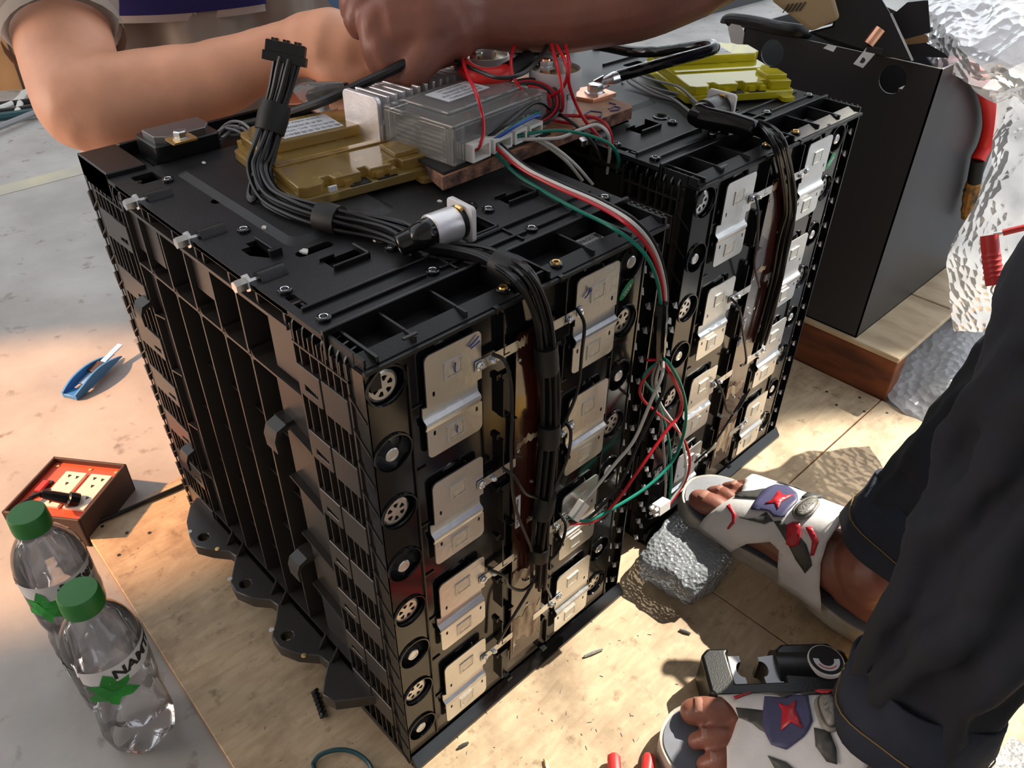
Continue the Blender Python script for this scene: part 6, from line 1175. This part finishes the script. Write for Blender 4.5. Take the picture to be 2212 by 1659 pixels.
# feet frames: origin under the heel end, x forward, y to the big toe side
def foot_frame(toe, heel, big_left, pitch_up=0.0):
    f = Vector(toe) - Vector(heel); L = f.length; f.normalize(); s = Vector((-f.y, f.x, 0)).normalized() * (1 if big_left else -1); u = f.cross(s) if big_left else s.cross(f); m = Matrix((f, s, u if u.z > 0 else -u)).transposed().to_4x4(); m.translation = Vector(heel); return m, L
FR, LR = foot_frame(at(1484, 1058, z=0.040), at(1918, 1392, z=0.001), True); FL, LL = foot_frame(Vector((0.168, -0.150, 0.002)), Vector((0.330, -0.362, 0.001)), False)
NAIL = []
def foot(g, F, L, an, th=0.020):
    V = lambda u, s, z: F @ Vector((u * L, s, z + th))
    limb(g, [an, an * .5 + V(0.23, 0, 0.055) * .5, V(0.20, 0, 0.045)], [0.036, 0.036, 0.036]); limb(g, [V(0.13, 0, 0.030), V(0.22, 0, 0.034)], [0.031, 0.034])
    limb(g, [V(0.22, 0, 0.040), V(0.42, 0.004, 0.040), V(0.58, 0.006, 0.030), V(0.70, 0.008, 0.021)], [0.035, 0.034, 0.029, 0.021]); limb(g, [V(0.30, -0.012, 0.022), V(0.52, -0.020, 0.020), V(0.70, -0.018, 0.016)], [0.024, 0.022, 0.016])
    limb(g, [V(0.45, 0.012, 0.030), V(0.62, 0.020, 0.024), V(0.70, 0.024, 0.018)], [0.026, 0.021, 0.017])
    for s0, s1, u1, r in ((0.027, 0.0300, 0.905, 0.0138), (0.006, 0.0045, 0.895, 0.0092), (-0.010, -0.0155, 0.870, 0.0085), (-0.023, -0.0335, 0.840, 0.0080), (-0.034, -0.0480, 0.800, 0.0075)):
        limb(g, [V(0.66, s0, 0.018), V(u1 - 0.10, (s0 + s1) / 2, 0.019), V(u1 - 0.05, s1, 0.016), V(u1 - 0.015, s1, r * 0.95)], [r * 1.12, r * 0.98, r, r * 0.92], n=12)
        NAIL.append((F, V(u1 - 0.042, s1, 0.0150 + r), r))
g2 = G(); foot(g2, FR, LR, AN_R); foot(g2, FL, LL, AN_L)
g.v_off = len(g.v); n0 = len(g.v); g.v += g2.v; g.f += [tuple(i + n0 for i in f) for f in g2.f]
bn = g.obj('body', 'skin_near', pn); remesh(bn, 0.0026, 3)
for F, p, r in NAIL:
    ng = G(); R3 = F.to_3x3(); ng.rings([[p + R3 @ Vector((a * r * 0.95, r * 0.78 * math.sin(t), r * 0.62 * (math.cos(t) - 1) + 0.0004 - max(0, a) * r * 0.16)) for t in [(-1 + 2 * j / 8) * 0.85 for j in range(9)]] for a in (-0.62, -0.2, 0.25, 0.62)], False, False); no = ng.obj('toenail', 'nail', bn); so = no.modifiers.new('t', 'SOLIDIFY'); so.thickness = 0.0012
face_bits(pn, HD, (-0.45, 0.75, -0.45))
# dark shirt (outside the frame) and jeans
sh = G(); limb(sh, [HIP + Vector((0, 0, 0.08)), (HIP + CH) / 2, CH + Vector((0, 0, .02))], [0.150, 0.148, 0.155]); limb(sh, [SH_R * .8 + EL * .2, SH_R, CH + Vector((0, 0.03, .06)), SH_L], [0.070, 0.078, 0.108, 0.078]); remesh(sh.obj('shirt', 'shirt_blue', pn), 0.008, 3)
jn = G()
hemR, hemL = AN_R * .86 + KN_R * .14 + Vector((0.0, 0.0, 0.0)), AN_L * .90 + KN_L * .10 + Vector((-0.006, 0.004, 0.000))
limb(jn, [hemR, AN_R * .7 + KN_R * .3, AN_R * .3 + KN_R * .7, KN_R], [0.052, 0.056, 0.060, 0.066], n=24); limb(jn, [KN_R, (KN_R + HIP) / 2, HIP + Vector((.06, 0, 0))], [0.072, 0.092, 0.115], n=24)
limb(jn, [hemL, AN_L * .72 + KN_L * .28, AN_L * .35 + KN_L * .65, KN_L + Vector((0, 0, -.01))], [0.052, 0.055, 0.056, 0.066], n=24); limb(jn, [KN_L, (KN_L + HIP) / 2, HIP + Vector((-.06, 0, 0))], [0.073, 0.092, 0.115], n=24)
ell(jn, HIP, 0.17, 0.15, 0.15)
random.seed(4)
def folds(a, b, r0, r1, lst):
    ax = (b - a).normalized(); vw = (CAM_LOC - (a + b) / 2); vw = (vw - ax * vw.dot(ax)).normalized(); sd = ax.cross(vw)
    for t0, an0, t1, an1, r in lst:
        P_ = []
        for k in range(6):
            t = t0 + (t1 - t0) * k / 5; an = an0 + (an1 - an0) * k / 5 + 0.10 * math.sin(k * 1.9 + an0 * 5); rr = (r0 + (r1 - r0) * t) * 1.00; P_.append(a + (b - a) * t + (vw * math.cos(an) + sd * math.sin(an)) * rr)
        limb(jn, P_, [r * .5, r, r * 1.15, r, r * .6], n=10)
folds(hemL, KN_L, 0.052, 0.062, [(0.02, -1.1, 0.95, -0.2, .012), (0.05, -0.35, 0.80, 0.45, .013), (0.0, 0.5, 0.7, 1.1, .012), (0.45, -1.2, 1.0, -0.75, .011), (0.1, 1.2, 0.9, 1.3, .012), (0.75, -0.6, 1.0, 0.7, .010)])
folds(hemR, KN_R, 0.052, 0.062, [(0.02, -0.9, 0.9, -0.3, .010), (0.05, 0.2, 0.8, 0.8, .011), (0.0, 1.1, 0.6, 1.3, .010)])
jo = jn.obj('jeans', 'jeans', pn); remesh(jo, 0.0055, 3, disp=(0.016, 0.045))
for hm, kn_, r in ((hemR, KN_R, 0.0560), (hemL, KN_L, 0.0570)):
    d_ = (kn_ - hm).normalized(); hg = G(); n = 40; u_ = d_.orthogonal().normalized(); w__ = d_.cross(u_); rows = []
    for s_, rr in ((-0.034, 1.0), (-0.020, 1.03), (0.0, 1.03), (0.030, 1.00)): rows.append([hm + d_ * s_ + (u_ * math.cos(2 * PI * j / n) + w__ * math.sin(2 * PI * j / n)) * (r * rr * (1 + 0.05 * math.sin(j * .8 + s_ * 60))) for j in range(n)])
    hg.rings(rows, True, False); ho = hg.obj('hem', 'jeans_hem', jo, smooth=60); so = ho.modifiers.new('t', 'SOLIDIFY'); so.thickness = 0.003
    sg_ = [hm + d_ * -0.012 + (u_ * math.cos(2 * PI * j / n) + w__ * math.sin(2 * PI * j / n)) * (r * 1.05 * (1 + 0.05 * math.sin(j * .8 - .012 * 60))) for j in range(n + 1)]; G().tube(sg_, 0.0007, 4).obj('stitching', 'thread', jo)
# sandals
def patch(poly, surf, off, name, m_, par, th=0.0018, step=0.02):
    from mathutils.geometry import delaunay_2d_cdt
    P2 = [];
    for i in range(len(poly)):
        a, b = Vector(poly[i]), Vector(poly[(i + 1) % len(poly)]); k = max(1, int((b - a).length / step))
        for j in range(k): P2.append(a + (b - a) * (j / k))
    n = len(P2); inside = []
    def pip(x, y):
        c = False
        for i in range(n):
            a, b = P2[i], P2[i - 1]
            if (a.y > y) != (b.y > y) and x < (b.x - a.x) * (y - a.y) / (b.y - a.y) + a.x: c = not c
        return c
    xs = [p.x for p in P2]; ys = [p.y for p in P2]; x = min(xs) + step
    while x < max(xs):
        y = min(ys) + step
        while y < max(ys):
            if pip(x, y) and min((Vector((x, y)) - p).length for p in P2) > step * .5: inside.append(Vector((x, y)))
            y += step
        x += step
    vs, es, fs, _, _, _ = delaunay_2d_cdt(P2 + inside, [(i, (i + 1) % n) for i in range(n)], [list(range(n))], 1, 1e-6)
    g = G(); g.add([surf(v.x, v.y, off) for v in vs], [tuple(f) for f in fs]); o = g.obj(name, m_, par, smooth=60); s_ = o.modifiers.new('t', 'SOLIDIFY'); s_.thickness = th; s_.offset = 1; return o
def sandal(F, L, label_side, name='sandal'):
    V = lambda u, s, z: F @ Vector((u * L, s, z))
    inn = [(0.0, 0.0), (0.02, 0.016), (0.08, 0.027), (0.2, 0.033), (0.42, 0.030), (0.6, 0.038), (0.75, 0.047), (0.87, 0.047), (0.95, 0.037), (0.99, 0.020)]; out = [(1.0, 0.004), (0.985, -0.010), (0.94, -0.027), (0.86, -0.040), (0.72, -0.049), (0.55, -0.046), (0.38, -0.040), (0.2, -0.036), (0.08, -0.028), (0.02, -0.016)]
    ol = [(p.x, p.y) for p in spline([Vector((a, b, 0)) for a, b in inn + out + [inn[0]]], 4)][:-1]
    g = G(); g.rings([[V(u, s * k_, z) for u, s in ol] for k_, z in ((0.94, 0.0), (1.0, 0.003), (1.0, 0.010), (0.985, 0.0125), (1.02, 0.0135), (1.03, 0.0200), (0.98, 0.0230), (0.90, 0.0225))])
    so = g.obj(name, 'sole', pn, smooth=40); so['label'] = 'white and grey strapped sandal'
    G().rings([[V(0.012 + u * 0.976, s * 0.93, z) for u, s in ol] for z in (0.0215, 0.0238)]).obj('insole', 'insole', so)
    hw = lambda u, sd: (0.042 + 0.008 * max(0, min(1, (u - 0.3) / 0.4))) * (1 if sd else 1.02)
    def surf(s, u, off):
        a = PI * s; ht = 0.030 + 0.062 * max(0, min(1, (0.84 - u) / 0.46)) ** 0.9; wd = 0.040 + 0.009 * max(0, min(1, (u - 0.34) / 0.32))
        c, sn = math.cos(a), math.sin(a); sq = abs(c) ** 0.75 * (1 if c > 0 else -1)
        return V(u, sq * (wd + off), 0.020 + (ht + off) * (max(sn, 0) ** 0.82))
    W_ = [(0.0, 0.820), (0.12, 0.815), (0.30, 0.790), (0.46, 0.760), (0.56, 0.800), (0.70, 0.800), (0.85, 0.770), (1.0, 0.720), (1.0, 0.560), (0.90, 0.520), (0.78, 0.430), (0.62, 0.385), (0.45, 0.380), (0.30, 0.375), (0.18, 0.350), (0.08, 0.305), (0.0, 0.250), (0.0, 0.440), (0.07, 0.475), (0.15, 0.500), (0.175, 0.545), (0.10, 0.615), (0.0, 0.655)]
    patch(W_, surf, 0.0, 'upper', 'leather', so, 0.0022)
    for poly, m_, nm, e in (([(0.40, 0.770), (0.46, 0.765), (0.52, 0.690), (0.56, 0.660), (0.50, 0.650), (0.44, 0.690)], 'leather_grey', 'grey_flash', 0.0032), ([(0.25, 0.700), (0.30, 0.640), (0.36, 0.625), (0.30, 0.570), (0.24, 0.520), (0.14, 0.430), (0.10, 0.375), (0.15, 0.370), (0.24, 0.430), (0.30, 0.500), (0.33, 0.560), (0.30, 0.590), (0.27, 0.600)], 'leather_grey', 'grey_flash', 0.0032), ([(0.62, 0.690), (0.72, 0.660), (0.82, 0.580), (0.78, 0.570), (0.66, 0.640)], 'leather_grey', 'grey_flash', 0.0032),
                        ([(0.34, 0.680), (0.42, 0.690), (0.50, 0.700), (0.57, 0.680), (0.60, 0.640), (0.55, 0.590), (0.50, 0.560), (0.42, 0.560), (0.36, 0.555), (0.34, 0.590), (0.37, 0.620)], 'leather_blue', 'violet_patch', 0.0042), ([(0.41, 0.650), (0.46, 0.640), (0.52, 0.650), (0.50, 0.620), (0.52, 0.590), (0.46, 0.605), (0.40, 0.595), (0.44, 0.622)], 'leather_red', 'red_patch', 0.0052),
                        ([(0.315, 0.530), (0.345, 0.520), (0.36, 0.500), (0.335, 0.485), (0.225, 0.450), (0.195, 0.465), (0.20, 0.490)], 'leather_red', 'red_tab', 0.0052), ([(0.30, 0.770), (0.33, 0.765), (0.26, 0.715), (0.19, 0.700), (0.13, 0.705), (0.13, 0.713), (0.20, 0.712), (0.25, 0.728)], 'leather_red', 'red_stripe', 0.0032), ([(0.34, 0.470), (0.36, 0.455), (0.28, 0.400), (0.20, 0.385), (0.19, 0.395), (0.27, 0.420)], 'leather_red', 'red_stripe', 0.0032),
                        ([(0.52, 0.560), (0.60, 0.560), (0.68, 0.530), (0.70, 0.500), (0.62, 0.505), (0.54, 0.520)], 'leather_grey', 'grey_flash', 0.0044)): patch(poly, surf, e, nm, m_, so, 0.0008)
    bg = patch([(0.46 + 0.085 * math.cos(a), 0.515 + 0.036 * math.sin(a)) for a in [2 * PI * k / 20 for k in range(20)]], surf, 0.0054, 'badge', 'badge', so, 0.0016)
    patch([(0.46 + 0.072 * math.cos(a), 0.515 + 0.028 * math.sin(a)) for a in [2 * PI * k / 20 for k in range(20)]], surf, 0.0074, 'badge_rim', 'leather_grey', so, 0.0004); patch([(0.46 + 0.064 * math.cos(a), 0.515 + 0.023 * math.sin(a)) for a in [2 * PI * k / 20 for k in range(20)]], surf, 0.0079, 'badge_face', 'badge', so, 0.0004)
    text_geo('LZA', 0.010, None, lambda x, y: surf(0.46 + x * 4.2, 0.521 + y * 2.2, 0.0088)).obj('lettering', 'ink_grey', so, smooth=0); text_geo('SPORT SHOES', 0.0042, None, lambda x, y: surf(0.46 + x * 4.0, 0.506 + y * 2.2, 0.0088)).obj('lettering', 'ink_grey', so, smooth=0)
    return so
sandal(FR, LR, 'right'); sandal(FL, LL, 'left')
